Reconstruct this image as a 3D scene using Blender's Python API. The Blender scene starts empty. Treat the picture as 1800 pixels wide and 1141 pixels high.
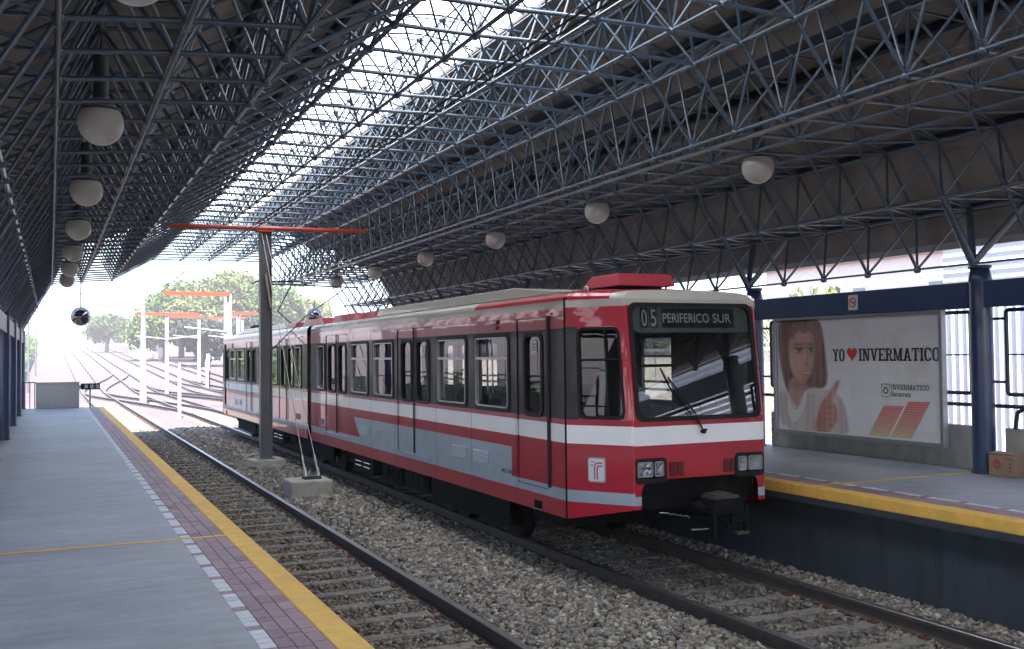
import bpy, math, random
import numpy as np
from mathutils import Vector, Matrix
random.seed(7); RN = np.random.RandomState(5)
S = bpy.context.scene
COL = S.collection
ORG = {}
R_ = math.radians

# ------------------------------------------------------------------ materials
MATS = {}
def nt(m):
    m.use_nodes = True
    return m.node_tree.nodes, m.node_tree.links
def mat(name, col, rough=.7, metal=0., var=0., scale=6., bump=0., bscale=40., coat=0., spec=.5, dirt=None, dscale=2., coords='Object'):
    """principled material with procedural colour variation, dirt and bump"""
    m = bpy.data.materials.new(name); MATS[name] = m
    n, l = nt(m); b = n['Principled BSDF']
    b.inputs['Roughness'].default_value = rough
    b.inputs['Metallic'].default_value = metal
    b.inputs['Specular IOR Level'].default_value = spec
    b.inputs['Coat Weight'].default_value = coat
    b.inputs['Coat Roughness'].default_value = .03
    tc = n.new('ShaderNodeTexCoord')
    src = None
    c = (*col, 1)
    if var > 0:
        no = n.new('ShaderNodeTexNoise'); no.inputs['Scale'].default_value = scale; no.inputs['Detail'].default_value = 6
        no.inputs['Roughness'].default_value = .65
        l.new(tc.outputs[coords], no.inputs['Vector'])
        mr = n.new('ShaderNodeMapRange'); mr.inputs['From Min'].default_value = .3; mr.inputs['From Max'].default_value = .7
        mr.inputs['To Min'].default_value = 1 - var; mr.inputs['To Max'].default_value = 1 + var
        l.new(no.outputs['Fac'], mr.inputs['Value'])
        mx = n.new('ShaderNodeMix'); mx.data_type = 'RGBA'; mx.blend_type = 'MULTIPLY'; mx.inputs['Factor'].default_value = 1
        mx.inputs['A'].default_value = c
        l.new(mr.outputs['Result'], mx.inputs['B']); src = mx.outputs['Result']
    if dirt is not None:
        no2 = n.new('ShaderNodeTexNoise'); no2.inputs['Scale'].default_value = dscale; no2.inputs['Detail'].default_value = 8
        no2.inputs['Roughness'].default_value = .7
        l.new(tc.outputs[coords], no2.inputs['Vector'])
        mr2 = n.new('ShaderNodeMapRange'); mr2.inputs['From Min'].default_value = .48; mr2.inputs['From Max'].default_value = .72
        mr2.inputs['To Max'].default_value = .75
        l.new(no2.outputs['Fac'], mr2.inputs['Value'])
        mx2 = n.new('ShaderNodeMix'); mx2.data_type = 'RGBA'
        l.new(mr2.outputs['Result'], mx2.inputs['Factor'])
        if src: l.new(src, mx2.inputs['A'])
        else: mx2.inputs['A'].default_value = c
        mx2.inputs['B'].default_value = (*dirt, 1); src = mx2.outputs['Result']
    if src: l.new(src, b.inputs['Base Color'])
    else: b.inputs['Base Color'].default_value = c
    if bump > 0:
        nb = n.new('ShaderNodeTexNoise'); nb.inputs['Scale'].default_value = bscale; nb.inputs['Detail'].default_value = 4
        l.new(tc.outputs[coords], nb.inputs['Vector'])
        bp = n.new('ShaderNodeBump'); bp.inputs['Strength'].default_value = 1; bp.inputs['Distance'].default_value = bump
        l.new(nb.outputs['Fac'], bp.inputs['Height']); l.new(bp.outputs['Normal'], b.inputs['Normal'])
        if coat > 0: l.new(bp.outputs['Normal'], b.inputs['Coat Normal'])
    return m

def island_mat(name, cols, rough=.9, var=.25, spec=.3):
    """colour picked per loose piece of the mesh, for stones, tiles and leaves"""
    m = bpy.data.materials.new(name); MATS[name] = m
    n, l = nt(m); b = n['Principled BSDF']; b.inputs['Roughness'].default_value = rough
    b.inputs['Specular IOR Level'].default_value = spec
    g = n.new('ShaderNodeNewGeometry'); r = n.new('ShaderNodeValToRGB')
    l.new(g.outputs['Random Per Island'], r.inputs['Fac'])
    e = r.color_ramp.elements
    for i, c in enumerate(cols):
        p = i / max(1, len(cols) - 1)
        if i < 2: el = e[i]; el.position = p
        else: el = e.new(p)
        el.color = (*c, 1)
    tc = n.new('ShaderNodeTexCoord')
    no = n.new('ShaderNodeTexNoise'); no.inputs['Scale'].default_value = 30; no.inputs['Detail'].default_value = 5
    l.new(tc.outputs['Object'], no.inputs['Vector'])
    mr = n.new('ShaderNodeMapRange'); mr.inputs['From Min'].default_value = .3; mr.inputs['From Max'].default_value = .7
    mr.inputs['To Min'].default_value = 1 - var; mr.inputs['To Max'].default_value = 1 + var
    l.new(no.outputs['Fac'], mr.inputs['Value'])
    mx = n.new('ShaderNodeMix'); mx.data_type = 'RGBA'; mx.blend_type = 'MULTIPLY'; mx.inputs['Factor'].default_value = 1
    l.new(r.outputs['Color'], mx.inputs['A']); l.new(mr.outputs['Result'], mx.inputs['B'])
    l.new(mx.outputs['Result'], b.inputs['Base Color'])
    return m

def glass_mat(name, tint, rough=.0, f0=.05, wav=0.):
    m = bpy.data.materials.new(name); MATS[name] = m
    n, l = nt(m); n.remove(n['Principled BSDF']); out = n['Material Output']
    tr = n.new('ShaderNodeBsdfTransparent'); tr.inputs['Color'].default_value = (*tint, 1)
    gl = n.new('ShaderNodeBsdfGlossy'); gl.inputs['Roughness'].default_value = rough
    lw = n.new('ShaderNodeLayerWeight'); lw.inputs['Blend'].default_value = .5
    pw = n.new('ShaderNodeMath'); pw.operation = 'POWER'; pw.inputs[1].default_value = 4.
    ma = n.new('ShaderNodeMath'); ma.operation = 'MULTIPLY_ADD'; ma.inputs[1].default_value = 1 - f0; ma.inputs[2].default_value = f0
    l.new(lw.outputs['Facing'], pw.inputs[0]); l.new(pw.outputs[0], ma.inputs[0])
    mx = n.new('ShaderNodeMixShader'); l.new(ma.outputs[0], mx.inputs[0]); l.new(tr.outputs[0], mx.inputs[1]); l.new(gl.outputs[0], mx.inputs[2])
    if wav > 0:
        tc = n.new('ShaderNodeTexCoord'); no = n.new('ShaderNodeTexNoise'); no.inputs['Scale'].default_value = 2.2
        l.new(tc.outputs['Object'], no.inputs['Vector'])
        bp = n.new('ShaderNodeBump'); bp.inputs['Distance'].default_value = wav; l.new(no.outputs['Fac'], bp.inputs['Height'])
        l.new(bp.outputs['Normal'], gl.inputs['Normal'])
    l.new(mx.outputs[0], out.inputs['Surface'])
    return m

def sheet_mat(name, col):
    m = bpy.data.materials.new(name); MATS[name] = m
    n, l = nt(m); n.remove(n['Principled BSDF']); out = n['Material Output']
    t = n.new('ShaderNodeBsdfTranslucent'); t.inputs['Color'].default_value = (*col, 1)
    d = n.new('ShaderNodeBsdfDiffuse'); d.inputs['Color'].default_value = (.75, .78, .78, 1)
    mx = n.new('ShaderNodeMixShader'); mx.inputs[0].default_value = .12
    l.new(t.outputs[0], mx.inputs[1]); l.new(d.outputs[0], mx.inputs[2]); l.new(mx.outputs[0], out.inputs['Surface'])
    return m

mat('red_paint', (.42, .006, .026), .35, var=.1, scale=1.5, dirt=(.27, .02, .03), dscale=.9, coat=.9, bump=.0012, bscale=2.2)
mat('white_paint', (.84, .86, .9), .4, var=.05, scale=2, coat=.8, bump=.0012, bscale=2.2)
mat('grey_paint', (.33, .39, .46), .45, var=.08, scale=2, dirt=(.24, .27, .31), dscale=1.1, coat=.6, bump=.0012, bscale=2.2)
mat('cream_paint', (.42, .41, .37), .5, var=.07, scale=3, coat=.5, bump=.001, bscale=2.)
mat('band_paint', (.018, .02, .028), .5, var=.1, scale=3, spec=.35, coat=.2, bump=.001, bscale=2.2)
mat('hood_red', (.42, .04, .06), .5, var=.08, scale=4, coat=.2)
mat('rubber', (.01, .01, .012), .6, spec=.3)
mat('seam_black', (.005, .005, .006), .9, spec=.1)
mat('chassis', (.008, .009, .01), .9, var=.3, scale=7, dirt=(.022, .019, .018), dscale=4, spec=.12)
mat('wheel_steel', (.014, .013, .012), .7, var=.2, spec=.15)
mat('bright_metal', (.65, .66, .68), .25, metal=1.)
mat('alu', (.4, .41, .43), .4, metal=.9, var=.05)
mat('interior_wall', (.32, .31, .28), .6)
mat('interior_floor', (.05, .05, .055), .7, var=.15)
mat('interior_ceiling', (.05, .05, .055), .7)
mat('cab_dark', (.02, .022, .025), .6)
mat('seat_fabric', (.035, .04, .06), .7, var=.1)
mat('display_frame', (.2, .23, .22), .6)
mat('display_black', (.008, .009, .012), .4)
mat('display_white', (.8, .8, .76), .6)
mat('marker_red', (.09, .006, .01), .3, coat=.5)
mat('lamp_chrome', (.55, .57, .6), .12, metal=1., bump=.012, bscale=30)
mat('emblem_white', (.62, .64, .68), .4)
mat('emblem_grey', (.3, .32, .36), .4)
mat('emblem_red', (.4, .02, .04), .4)
mat('decal_black', (.02, .02, .025), .6)
mat('decal_dark_red', (.12, .01, .015), .6)
mat('plate_purple', (.16, .12, .22), .5, var=.3, scale=30)
mat('truss_blue', (.055, .095, .145), .24, var=.25, scale=3, dirt=(.075, .08, .085), dscale=1.3, spec=.9)
mat('column_blue', (.018, .04, .105), .32, var=.15, scale=2, coat=.25, dirt=(.035, .045, .07), dscale=1.2)
mat('beam_blue', (.022, .055, .14), .4, var=.12, scale=2, dirt=(.04, .06, .1), dscale=2)
mat('frame_blue', (.015, .03, .06), .4)
mat('pipe_grey', (.2, .2, .21), .4, metal=.4, var=.1)
mat('purlin', (.02, .025, .035), .7, spec=.2)
mat('concrete', (.36, .36, .34), .85, var=.14, scale=5, bump=.004, bscale=60, dirt=(.2, .19, .17), dscale=1.2)
mat('concrete_block', (.46, .43, .37), .9, var=.15, scale=7, bump=.006, bscale=50, dirt=(.28, .25, .2), dscale=4)
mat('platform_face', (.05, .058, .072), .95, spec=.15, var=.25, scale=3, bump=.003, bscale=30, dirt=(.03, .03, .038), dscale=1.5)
mat('wall_sheet', (.16, .19, .2), .6, var=.1, dirt=(.1, .11, .11), dscale=1)
mat('low_wall', (.33, .33, .3), .9, var=.15, scale=6, bump=.003, bscale=70, dirt=(.2, .2, .18), dscale=2)
mat('yellow_paint', (.78, .45, .085), .7, var=.12, scale=9, bump=.002, bscale=90, dirt=(.55, .36, .12), dscale=3)
mat('joint', (.13, .13, .135), .95, var=.3, scale=6)
mat('grout', (.16, .15, .17), .9, var=.1)
mat('rail_side', (.055, .045, .04), .7, var=.25, scale=9, dirt=(.12, .07, .04), dscale=5)
mat('rail_head', (.3, .29, .3), .35, metal=.85, var=.15, scale=12)
mat('clip', (.12, .045, .02), .8, var=.2)
mat('sleeper', (.24, .22, .19), .9, var=.3, scale=7, bump=.004, bscale=40, dirt=(.1, .085, .07), dscale=3)
mat('pole_grey', (.14, .14, .16), .45, var=.1, scale=3, dirt=(.2, .19, .2), dscale=2)
mat('pole_white', (.36, .35, .38), .6, var=.05)
mat('arm_red', (.5, .06, .025), .45, var=.1, dirt=(.3, .05, .04), dscale=5)
mat('ochre_ceramic', (.45, .38, .28), .4)
mat('cable', (.012, .012, .013), .6)
mat('galvanised', (.42, .42, .43), .45, metal=.7)
mat('globe_glass', (.55, .53, .49), .32, var=.06, scale=5, coat=.3, dirt=(.48, .44, .38), dscale=2)
mat('fixture_dark', (.03, .045, .05), .5)
mat('fixture_beige', (.25, .22, .18), .6)
mat('mirror_dark', (.3, .28, .3), .08, metal=1.)
mat('mirror_rim', (.08, .05, .07), .3)
mat('cardboard', (.26, .17, .12), .85, var=.12, scale=6, dirt=(.2, .12, .08), dscale=4)
mat('cardboard_print', (.3, .06, .06), .85, var=.2, scale=40)
mat('cardboard_ink', (.12, .07, .06), .85)
mat('sign_white', (.7, .68, .66), .5)
mat('sign_black', (.02, .02, .02), .5)
mat('sign_red', (.5, .04, .03), .5)
mat('corrugated_white', (.74, .76, .78), .6, var=.05)
mat('plaster_pink', (.78, .68, .66), .9, var=.08)
mat('plaster_white', (.75, .74, .72), .9, var=.05)
mat('plaster_beige', (.5, .4, .28), .95, var=.22, scale=3, bump=.01, bscale=20, dirt=(.33, .26, .18), dscale=1)
mat('roof_tile_red', (.42, .14, .08), .9, var=.15)
mat('dark_window', (.2, .22, .24), .2)
mat('grey_wall', (.3, .33, .36), .9, var=.1)
mat('bark', (.13, .1, .07), .9, var=.3, scale=8)
mat('teal_fence', (.05, .16, .16), .6, var=.1)
mat('iron_black', (.02, .02, .022), .5)
island_mat('stones', [(.06, .053, .045), (.27, .235, .19), (.38, .335, .27), (.14, .125, .11), (.58, .53, .44), (.22, .165, .13), (.31, .295, .28)], .9)
island_mat('tile_pink', [(.25, .155, .175), (.33, .21, .23), (.28, .19, .225), (.21, .13, .155), (.36, .24, .25)], .6, .15, .5)
island_mat('tile_white', [(.5, .51, .54), (.62, .63, .66), (.56, .57, .58)], .55, .12, .5)
island_mat('leaf_green', [(.05, .1, .02), (.09, .16, .035), (.13, .2, .05), (.06, .11, .03)], .8)
island_mat('leaf_olive', [(.08, .12, .03), (.14, .18, .05), (.18, .21, .07), (.1, .13, .04)], .8)
island_mat('leaf_dark', [(.03, .05, .03), (.045, .07, .04), (.065, .085, .05)], .8)
glass_mat('window_glass', (.8, .82, .8), f0=.05, wav=.0006)
glass_mat('tinted_glass', (.22, .23, .25), f0=.05, wav=.0006)
glass_mat('windscreen_glass', (.58, .62, .62), f0=.19, wav=.0003)
glass_mat('lens_glass', (.85, .85, .88), f0=.12)
sheet_mat('skylight_sheet', (.92, .95, .96))

# corrugated deck: colour with fine ribs across
def deck_material():
    m = mat('roof_deck', (.235, .215, .195), .8, var=.25, scale=1.5, dirt=(.13, .11, .095), dscale=1.2)
    n, l = m.node_tree.nodes, m.node_tree.links
    tc = n.new('ShaderNodeTexCoord'); w = n.new('ShaderNodeTexWave'); w.bands_direction = 'Y'; w.inputs['Scale'].default_value = 1.1
    w.wave_profile = 'SAW'
    l.new(tc.outputs['Object'], w.inputs['Vector'])
    bp = n.new('ShaderNodeBump'); bp.inputs['Distance'].default_value = .02; l.new(w.outputs['Fac'], bp.inputs['Height'])
    l.new(bp.outputs['Normal'], n['Principled BSDF'].inputs['Normal'])
deck_material()
def stretch(name, sc):
    n_, l_ = MATS[name].node_tree.nodes, MATS[name].node_tree.links
    for q in list(n_):
        if q.type == 'TEX_NOISE' and q.inputs['Vector'].links:
            mp = n_.new('ShaderNodeMapping'); mp.inputs['Scale'].default_value = sc
            l_.new(q.inputs['Vector'].links[0].from_socket, mp.inputs['Vector']); l_.new(mp.outputs['Vector'], q.inputs['Vector'])
stretch('platform_face', (1, 2.2, .35)); stretch('low_wall', (1, 1.5, .5)); stretch('roof_deck', (.35, 1.6, .35))
def grease_and_shade():
    # grease and brake dust, with painted shade under the train, along each track's middle
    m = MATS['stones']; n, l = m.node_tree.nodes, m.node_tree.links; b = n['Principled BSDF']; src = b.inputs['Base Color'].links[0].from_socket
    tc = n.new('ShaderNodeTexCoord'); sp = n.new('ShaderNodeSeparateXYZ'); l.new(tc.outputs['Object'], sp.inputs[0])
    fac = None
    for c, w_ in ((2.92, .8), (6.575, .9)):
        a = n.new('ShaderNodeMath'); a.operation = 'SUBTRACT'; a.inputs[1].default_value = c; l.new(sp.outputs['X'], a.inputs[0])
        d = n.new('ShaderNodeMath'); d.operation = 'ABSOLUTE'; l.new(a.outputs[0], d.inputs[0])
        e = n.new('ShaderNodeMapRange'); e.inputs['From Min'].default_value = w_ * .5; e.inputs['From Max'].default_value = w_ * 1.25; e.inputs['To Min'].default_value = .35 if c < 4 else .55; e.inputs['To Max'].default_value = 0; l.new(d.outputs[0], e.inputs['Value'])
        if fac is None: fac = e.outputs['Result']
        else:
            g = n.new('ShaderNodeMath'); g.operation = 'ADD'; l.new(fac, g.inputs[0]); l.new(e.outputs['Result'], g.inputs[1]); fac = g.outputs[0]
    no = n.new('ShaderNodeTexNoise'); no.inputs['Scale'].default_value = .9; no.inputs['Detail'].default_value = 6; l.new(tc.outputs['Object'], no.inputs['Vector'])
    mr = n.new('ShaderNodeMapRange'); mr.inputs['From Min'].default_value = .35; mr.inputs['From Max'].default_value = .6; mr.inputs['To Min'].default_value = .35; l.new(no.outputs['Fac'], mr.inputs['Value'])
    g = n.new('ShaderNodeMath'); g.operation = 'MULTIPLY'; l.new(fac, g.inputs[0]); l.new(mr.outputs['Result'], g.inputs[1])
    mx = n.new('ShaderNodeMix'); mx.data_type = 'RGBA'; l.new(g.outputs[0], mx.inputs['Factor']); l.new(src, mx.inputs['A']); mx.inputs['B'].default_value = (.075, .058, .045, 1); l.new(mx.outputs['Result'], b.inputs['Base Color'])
grease_and_shade()

def ground_material():
    m = bpy.data.materials.new('yard_ground'); MATS['yard_ground'] = m
    n, l = nt(m); b = n['Principled BSDF']; b.inputs['Roughness'].default_value = .95
    tc = n.new('ShaderNodeTexCoord')
    v = n.new('ShaderNodeTexVoronoi'); v.inputs['Scale'].default_value = 22
    l.new(tc.outputs['Object'], v.inputs['Vector'])
    r = n.new('ShaderNodeValToRGB'); e = r.color_ramp.elements
    e[0].color = (.05, .038, .042, 1); e[1].color = (.17, .136, .14, 1); x = e.new(.5); x.color = (.105, .083, .088, 1)
    l.new(v.outputs['Color'], r.inputs['Fac'])
    no = n.new('ShaderNodeTexNoise'); no.inputs['Scale'].default_value = .25; no.inputs['Detail'].default_value = 5
    l.new(tc.outputs['Object'], no.inputs['Vector'])
    mx = n.new('ShaderNodeMix'); mx.data_type = 'RGBA'; l.new(no.outputs['Fac'], mx.inputs['Factor'])
    l.new(r.outputs['Color'], mx.inputs['A']); mx.inputs['B'].default_value = (.14, .113, .112, 1)
    l.new(mx.outputs['Result'], b.inputs['Base Color'])
    bp = n.new('ShaderNodeBump'); bp.inputs['Distance'].default_value = .02; l.new(v.outputs['Distance'], bp.inputs['Height'])
    l.new(bp.outputs['Normal'], b.inputs['Normal'])
ground_material()

def platform_material():
    m = bpy.data.materials.new('platform_floor'); MATS['platform_floor'] = m
    n, l = nt(m); b = n['Principled BSDF']
    tc = n.new('ShaderNodeTexCoord')
    def noise(sc, det, sx=1, sy=1):
        mp = n.new('ShaderNodeMapping'); mp.inputs['Scale'].default_value = (sx, sy, 1); l.new(tc.outputs['Object'], mp.inputs['Vector'])
        q = n.new('ShaderNodeTexNoise'); q.inputs['Scale'].default_value = sc; q.inputs['Detail'].default_value = det
        q.inputs['Roughness'].default_value = .65
        l.new(mp.outputs['Vector'], q.inputs['Vector']); return q
    a = noise(1.1, 8, .5, 1.2); c = noise(120, 3); d = noise(5, 6, .35, 1.6)
    r = n.new('ShaderNodeValToRGB'); e = r.color_ramp.elements
    e[0].position = .3; e[0].color = (.25, .255, .27, 1); e[1].position = .7; e[1].color = (.37, .38, .40, 1)
    l.new(a.outputs['Fac'], r.inputs['Fac'])
    def mul(src, q, lo, hi):
        mr = n.new('ShaderNodeMapRange'); mr.inputs['From Min'].default_value = .3; mr.inputs['From Max'].default_value = .7
        mr.inputs['To Min'].default_value = lo; mr.inputs['To Max'].default_value = hi
        l.new(q.outputs['Fac'], mr.inputs['Value'])
        x = n.new('ShaderNodeMix'); x.data_type = 'RGBA'; x.blend_type = 'MULTIPLY'; x.inputs['Factor'].default_value = 1
        l.new(src, x.inputs['A']); l.new(mr.outputs['Result'], x.inputs['B']); return x.outputs['Result']
    s = mul(r.outputs['Color'], c, .72, 1.28); s = mul(s, d, .85, 1.13); s = mul(s, noise(14, 10), .9, 1.08)
    vo = n.new('ShaderNodeTexVoronoi'); vo.inputs['Scale'].default_value = 3.2; l.new(tc.outputs['Object'], vo.inputs['Vector'])
    vr = n.new('ShaderNodeMapRange'); vr.inputs['From Min'].default_value = .045; vr.inputs['From Max'].default_value = .06; vr.inputs['To Min'].default_value = .45; l.new(vo.outputs['Distance'], vr.inputs['Value'])
    vx = n.new('ShaderNodeMix'); vx.data_type = 'RGBA'; vx.blend_type = 'MULTIPLY'; vx.inputs['Factor'].default_value = .8; l.new(s, vx.inputs['A']); l.new(vr.outputs['Result'], vx.inputs['B']); s = vx.outputs['Result']
    s = mul(s, noise(.55, 9), .84, 1.12)
    l.new(s, b.inputs['Base Color'])
    mr = n.new('ShaderNodeMapRange'); mr.inputs['To Min'].default_value = .35; mr.inputs['To Max'].default_value = .75
    l.new(a.outputs['Fac'], mr.inputs['Value']); l.new(mr.outputs['Result'], b.inputs['Roughness'])
    bp = n.new('ShaderNodeBump'); bp.inputs['Distance'].default_value = .0015; l.new(c.outputs['Fac'], bp.inputs['Height'])
    l.new(bp.outputs['Normal'], b.inputs['Normal'])
platform_material()

# ------------------------------------------------------------------ object helpers
def register(o, parent=None, org=None):
    COL.objects.link(o)
    if parent is not None:
        o.parent = parent; ORG[o.name] = ORG[parent.name]
    else:
        ORG[o.name] = Vector(org or (0, 0, 0))
def tag(o, label=None, cat=None, group=None, kind=None):
    if label: o['label'] = label
    if cat: o['category'] = cat
    if group: o['group'] = group
    if kind: o['kind'] = kind
    return o
def thing(name, label, cat, loc=(0, 0, 0), group=None, kind=None):
    o = bpy.data.objects.new(name, None); o.empty_display_size = .2
    register(o, None, loc); o.location = loc
    return tag(o, label, cat, group, kind)
def copy_tree(o, loc, label, **kw):
    r = o.copy(); COL.objects.link(r); r.location = loc; r['label'] = label
    for ch in o.children:
        c = ch.copy(); COL.objects.link(c); c.parent = r
        for g in ch.children:
            d = g.copy(); COL.objects.link(d); d.parent = c
    return r

class MB:
    def __init__(s): s.v = []; s.f = []; s.m = []; s.sm = []; s.mats = []
    def mi(s, m):
        if m not in s.mats: s.mats.append(m)
        return s.mats.index(m)
    def face(s, pts, m, smooth=False):
        i = len(s.v); s.v += [tuple(p) for p in pts]; s.f.append(tuple(range(i, i + len(pts)))); s.m.append(s.mi(m)); s.sm.append(smooth)
    def raw(s, vs, fs, m, smooth=False):
        i = len(s.v); s.v += [tuple(p) for p in vs]; k = s.mi(m)
        for f in fs: s.f.append(tuple(i + a for a in f)); s.m.append(k); s.sm.append(smooth)
    def box(s, a, b, m, bev=0):
        x0, y0, z0 = a; x1, y1, z1 = b
        s.hexa([(x0, y0, z0), (x1, y0, z0), (x1, y1, z0), (x0, y1, z0), (x0, y0, z1), (x1, y0, z1), (x1, y1, z1), (x0, y1, z1)], m)
    def hexa(s, p, m):
        s.raw(p, [(3, 2, 1, 0), (4, 5, 6, 7), (0, 1, 5, 4), (1, 2, 6, 5), (2, 3, 7, 6), (3, 0, 4, 7)], m)
    def tube(s, p, q, r, m, n=6, r2=None, cap=False):
        p = Vector(p); q = Vector(q); d = q - p
        if d.length < 1e-6: return
        d.normalize(); a = d.orthogonal().normalized(); b = d.cross(a); r2 = r if r2 is None else r2
        vs = []
        for k in range(n):
            t = 2 * math.pi * k / n; o = a * math.cos(t) + b * math.sin(t)
            vs.append(p + o * r); vs.append(q + o * r2)
        fs = [(2 * k, 2 * ((k + 1) % n), 2 * ((k + 1) % n) + 1, 2 * k + 1) for k in range(n)]
        s.raw(vs, fs, m, n > 5)
        if cap:
            s.face([vs[2 * k] for k in range(n)][::-1], m); s.face([vs[2 * k + 1] for k in range(n)], m)
    def path(s, pts, r, m, n=6):
        for a, b in zip(pts, pts[1:]): s.tube(a, b, r, m, n, cap=True)
    def prism(s, pts, d, m):
        """polygon pts extruded by vector d"""
        d = Vector(d); a = [Vector(p) for p in pts]; b = [p + d for p in a]; n = len(a)
        s.face(a[::-1], m); s.face(b, m)
        for k in range(n): s.face([a[k], a[(k + 1) % n], b[(k + 1) % n], b[k]], m)
    def ring(s, outer, inner, d, m):
        """frame between two closed loops of equal length, extruded by d"""
        d = Vector(d); o = [Vector(p) for p in outer]; i = [Vector(p) for p in inner]; n = len(o)
        for k in range(n):
            j = (k + 1) % n
            s.face([o[k], o[j], i[j], i[k]], m); s.face([o[k] + d, i[k] + d, i[j] + d, o[j] + d], m)
            s.face([o[k], o[k] + d, o[j] + d, o[j]], m); s.face([i[k], i[j], i[j] + d, i[k] + d], m)
    def lathe(s, c, prof, m, n=24, smooth=True):
        """profile (radius, z) spun about vertical axis through c"""
        vs = []; fs = []
        for r, z in prof:
            for k in range(n):
                t = 2 * math.pi * k / n; vs.append((c[0] + r * math.cos(t), c[1] + r * math.sin(t), c[2] + z))
        for a in range(len(prof) - 1):
            for k in range(n):
                j = (k + 1) % n; fs.append((a * n + k, a * n + j, (a + 1) * n + j, (a + 1) * n + k))
        s.raw(vs, fs, m, smooth)
    def build(s, name, parent=None, org=None, bevel=0):
        me = bpy.data.meshes.new(name); o = bpy.data.objects.new(name, me)
        register(o, parent, org)
        off = ORG[o.name]
        if parent is None and org: o.location = org
        me.from_pydata([tuple(Vector(v) - off) for v in s.v], [], s.f)
        for m in s.mats: me.materials.append(MATS[m])
        me.polygons.foreach_set('material_index', s.m); me.polygons.foreach_set('use_smooth', s.sm)
        me.update()
        if bevel:
            b = o.modifiers.new('bevel', 'BEVEL'); b.width = bevel; b.segments = 2; b.limit_method = 'ANGLE'; b.angle_limit = R_(40)
            w = o.modifiers.new('weld', 'WELD'); w.merge_threshold = .0005
            o.modifiers.move(1, 0)
        return o
def rrect(x0, x1, y0, y1, r, n=5):
    pts = []
    for cx, cy, a0 in ((x1 - r, y1 - r, 0), (x0 + r, y1 - r, 90), (x0 + r, y0 + r, 180), (x1 - r, y0 + r, 270)):
        for k in range(n + 1):
            t = R_(a0 + 90 * k / n); pts.append((cx + r * math.cos(t), cy + r * math.sin(t)))
    return pts

# text as mesh in a plane: P(u, v) -> world
def text_mesh(body, P, u0, u1, v0, v1, m, parent, name='lettering', off=0.):
    cu = bpy.data.curves.new('t', 'FONT'); cu.body = body; cu.size = 1; cu.offset = off; cu.resolution_u = 3
    ob = bpy.data.objects.new('t', cu); COL.objects.link(ob)
    bpy.context.view_layer.update()
    dg = bpy.context.evaluated_depsgraph_get()
    me = bpy.data.meshes.new_from_object(ob.evaluated_get(dg))
    vs = np.array([v.co[:] for v in me.vertices]); fs = [tuple(p.vertices) for p in me.polygons]
    bpy.data.objects.remove(ob); bpy.data.curves.remove(cu); bpy.data.meshes.remove(me)
    lo = vs.min(0); hi = vs.max(0)
    b = MB()
    b.raw([P(u0 + (v[0] - lo[0]) / (hi[0] - lo[0]) * (u1 - u0), v0 + (v[1] - lo[1]) / (hi[1] - lo[1]) * (v1 - v0)) for v in vs], fs, m)
    return b.build(name, parent)

# ------------------------------------------------------------------ camera
th, ph, ro = R_(24.9), R_(1.72), .011
Fw = Vector((math.sin(th) * math.cos(ph), math.cos(th) * math.cos(ph), math.sin(ph)))
R0 = Vector((math.cos(th), -math.sin(th), 0)); U0 = R0.cross(Fw)
Rt = R0 * math.cos(ro) - U0 * math.sin(ro); Up = U0 * math.cos(ro) + R0 * math.sin(ro)
cam = bpy.data.cameras.new('camera'); co = bpy.data.objects.new('camera', cam); COL.objects.link(co)
cam.lens = 35; cam.sensor_width = 36; cam.clip_end = 5000; cam.clip_start = .05
M = Matrix((Rt, Up, -Fw)).transposed().to_4x4(); M.translation = (0, 0, 1.57); co.matrix_world = M
S.camera = co

# ------------------------------------------------------------------ light
w = bpy.data.worlds.new('World'); S.world = w; w.use_nodes = True
bg = w.node_tree.nodes['Background']; bg.inputs['Strength'].default_value = .14
sky = w.node_tree.nodes.new('ShaderNodeTexSky'); sky.sky_type = 'NISHITA'; sky.sun_disc = False
SUN = Vector((-.12, -.5, 1.)).normalized()          # towards the sun
sky.sun_elevation = math.asin(SUN.z); sky.sun_rotation = math.atan2(SUN.x, SUN.y)
sky.air_density = 1.3; sky.dust_density = 3.5; sky.altitude = 1500
w.node_tree.links.new(sky.outputs['Color'], bg.inputs['Color'])
sl = bpy.data.lights.new('sun', 'SUN'); sl.energy = 5; sl.angle = R_(.53); sl.color = (1, .95, .88)
so = bpy.data.objects.new('sun', sl); COL.objects.link(so); so.rotation_euler = SUN.to_track_quat('Z', 'Y').to_euler()
so.location = (0, -10, 30)
S.view_settings.view_transform = 'Standard'; S.view_settings.look = 'None'; S.view_settings.exposure = 2.25; S.view_settings.gamma = 1
S.render.engine = 'CYCLES'
S.cycles.max_bounces = 10; S.cycles.diffuse_bounces = 5; S.cycles.glossy_bounces = 4; S.cycles.transparent_max_bounces = 24
S.cycles.sample_clamp_indirect = 6; S.cycles.use_denoising = True

# ------------------------------------------------------------------ ground
def gz(x, y):
    """height of the yard: flat, then a long climb away from the station"""
    d = max(0., y - 80.)
    h = -1.09 + .0335 * d - .000012 * d * d
    if y > 900: h -= (y - 900) * .05
    return h
b = MB()
xs = [-900, -300, -120, -60, -30, -12, -6, 0, 6, 12, 20, 30, 45, 70, 120, 220, 420, 900]
ys = [-250, -80, -30, 0, 20, 40, 60, 75, 82, 90, 100, 115, 135, 160, 200, 250, 320, 400, 500, 650, 800, 900, 1100, 1500]
vs = [(x, y, gz(x, y)) for y in ys for x in xs]; nx = len(xs)
b.raw(vs, [(r * nx + c, r * nx + c + 1, (r + 1) * nx + c + 1, (r + 1) * nx + c) for r in range(len(ys) - 1) for c in range(nx - 1)], 'yard_ground', True)
tag(b.build('ground'), 'pale gravelly railway yard ground climbing gently to the horizon', None, None, 'structure')

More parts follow.
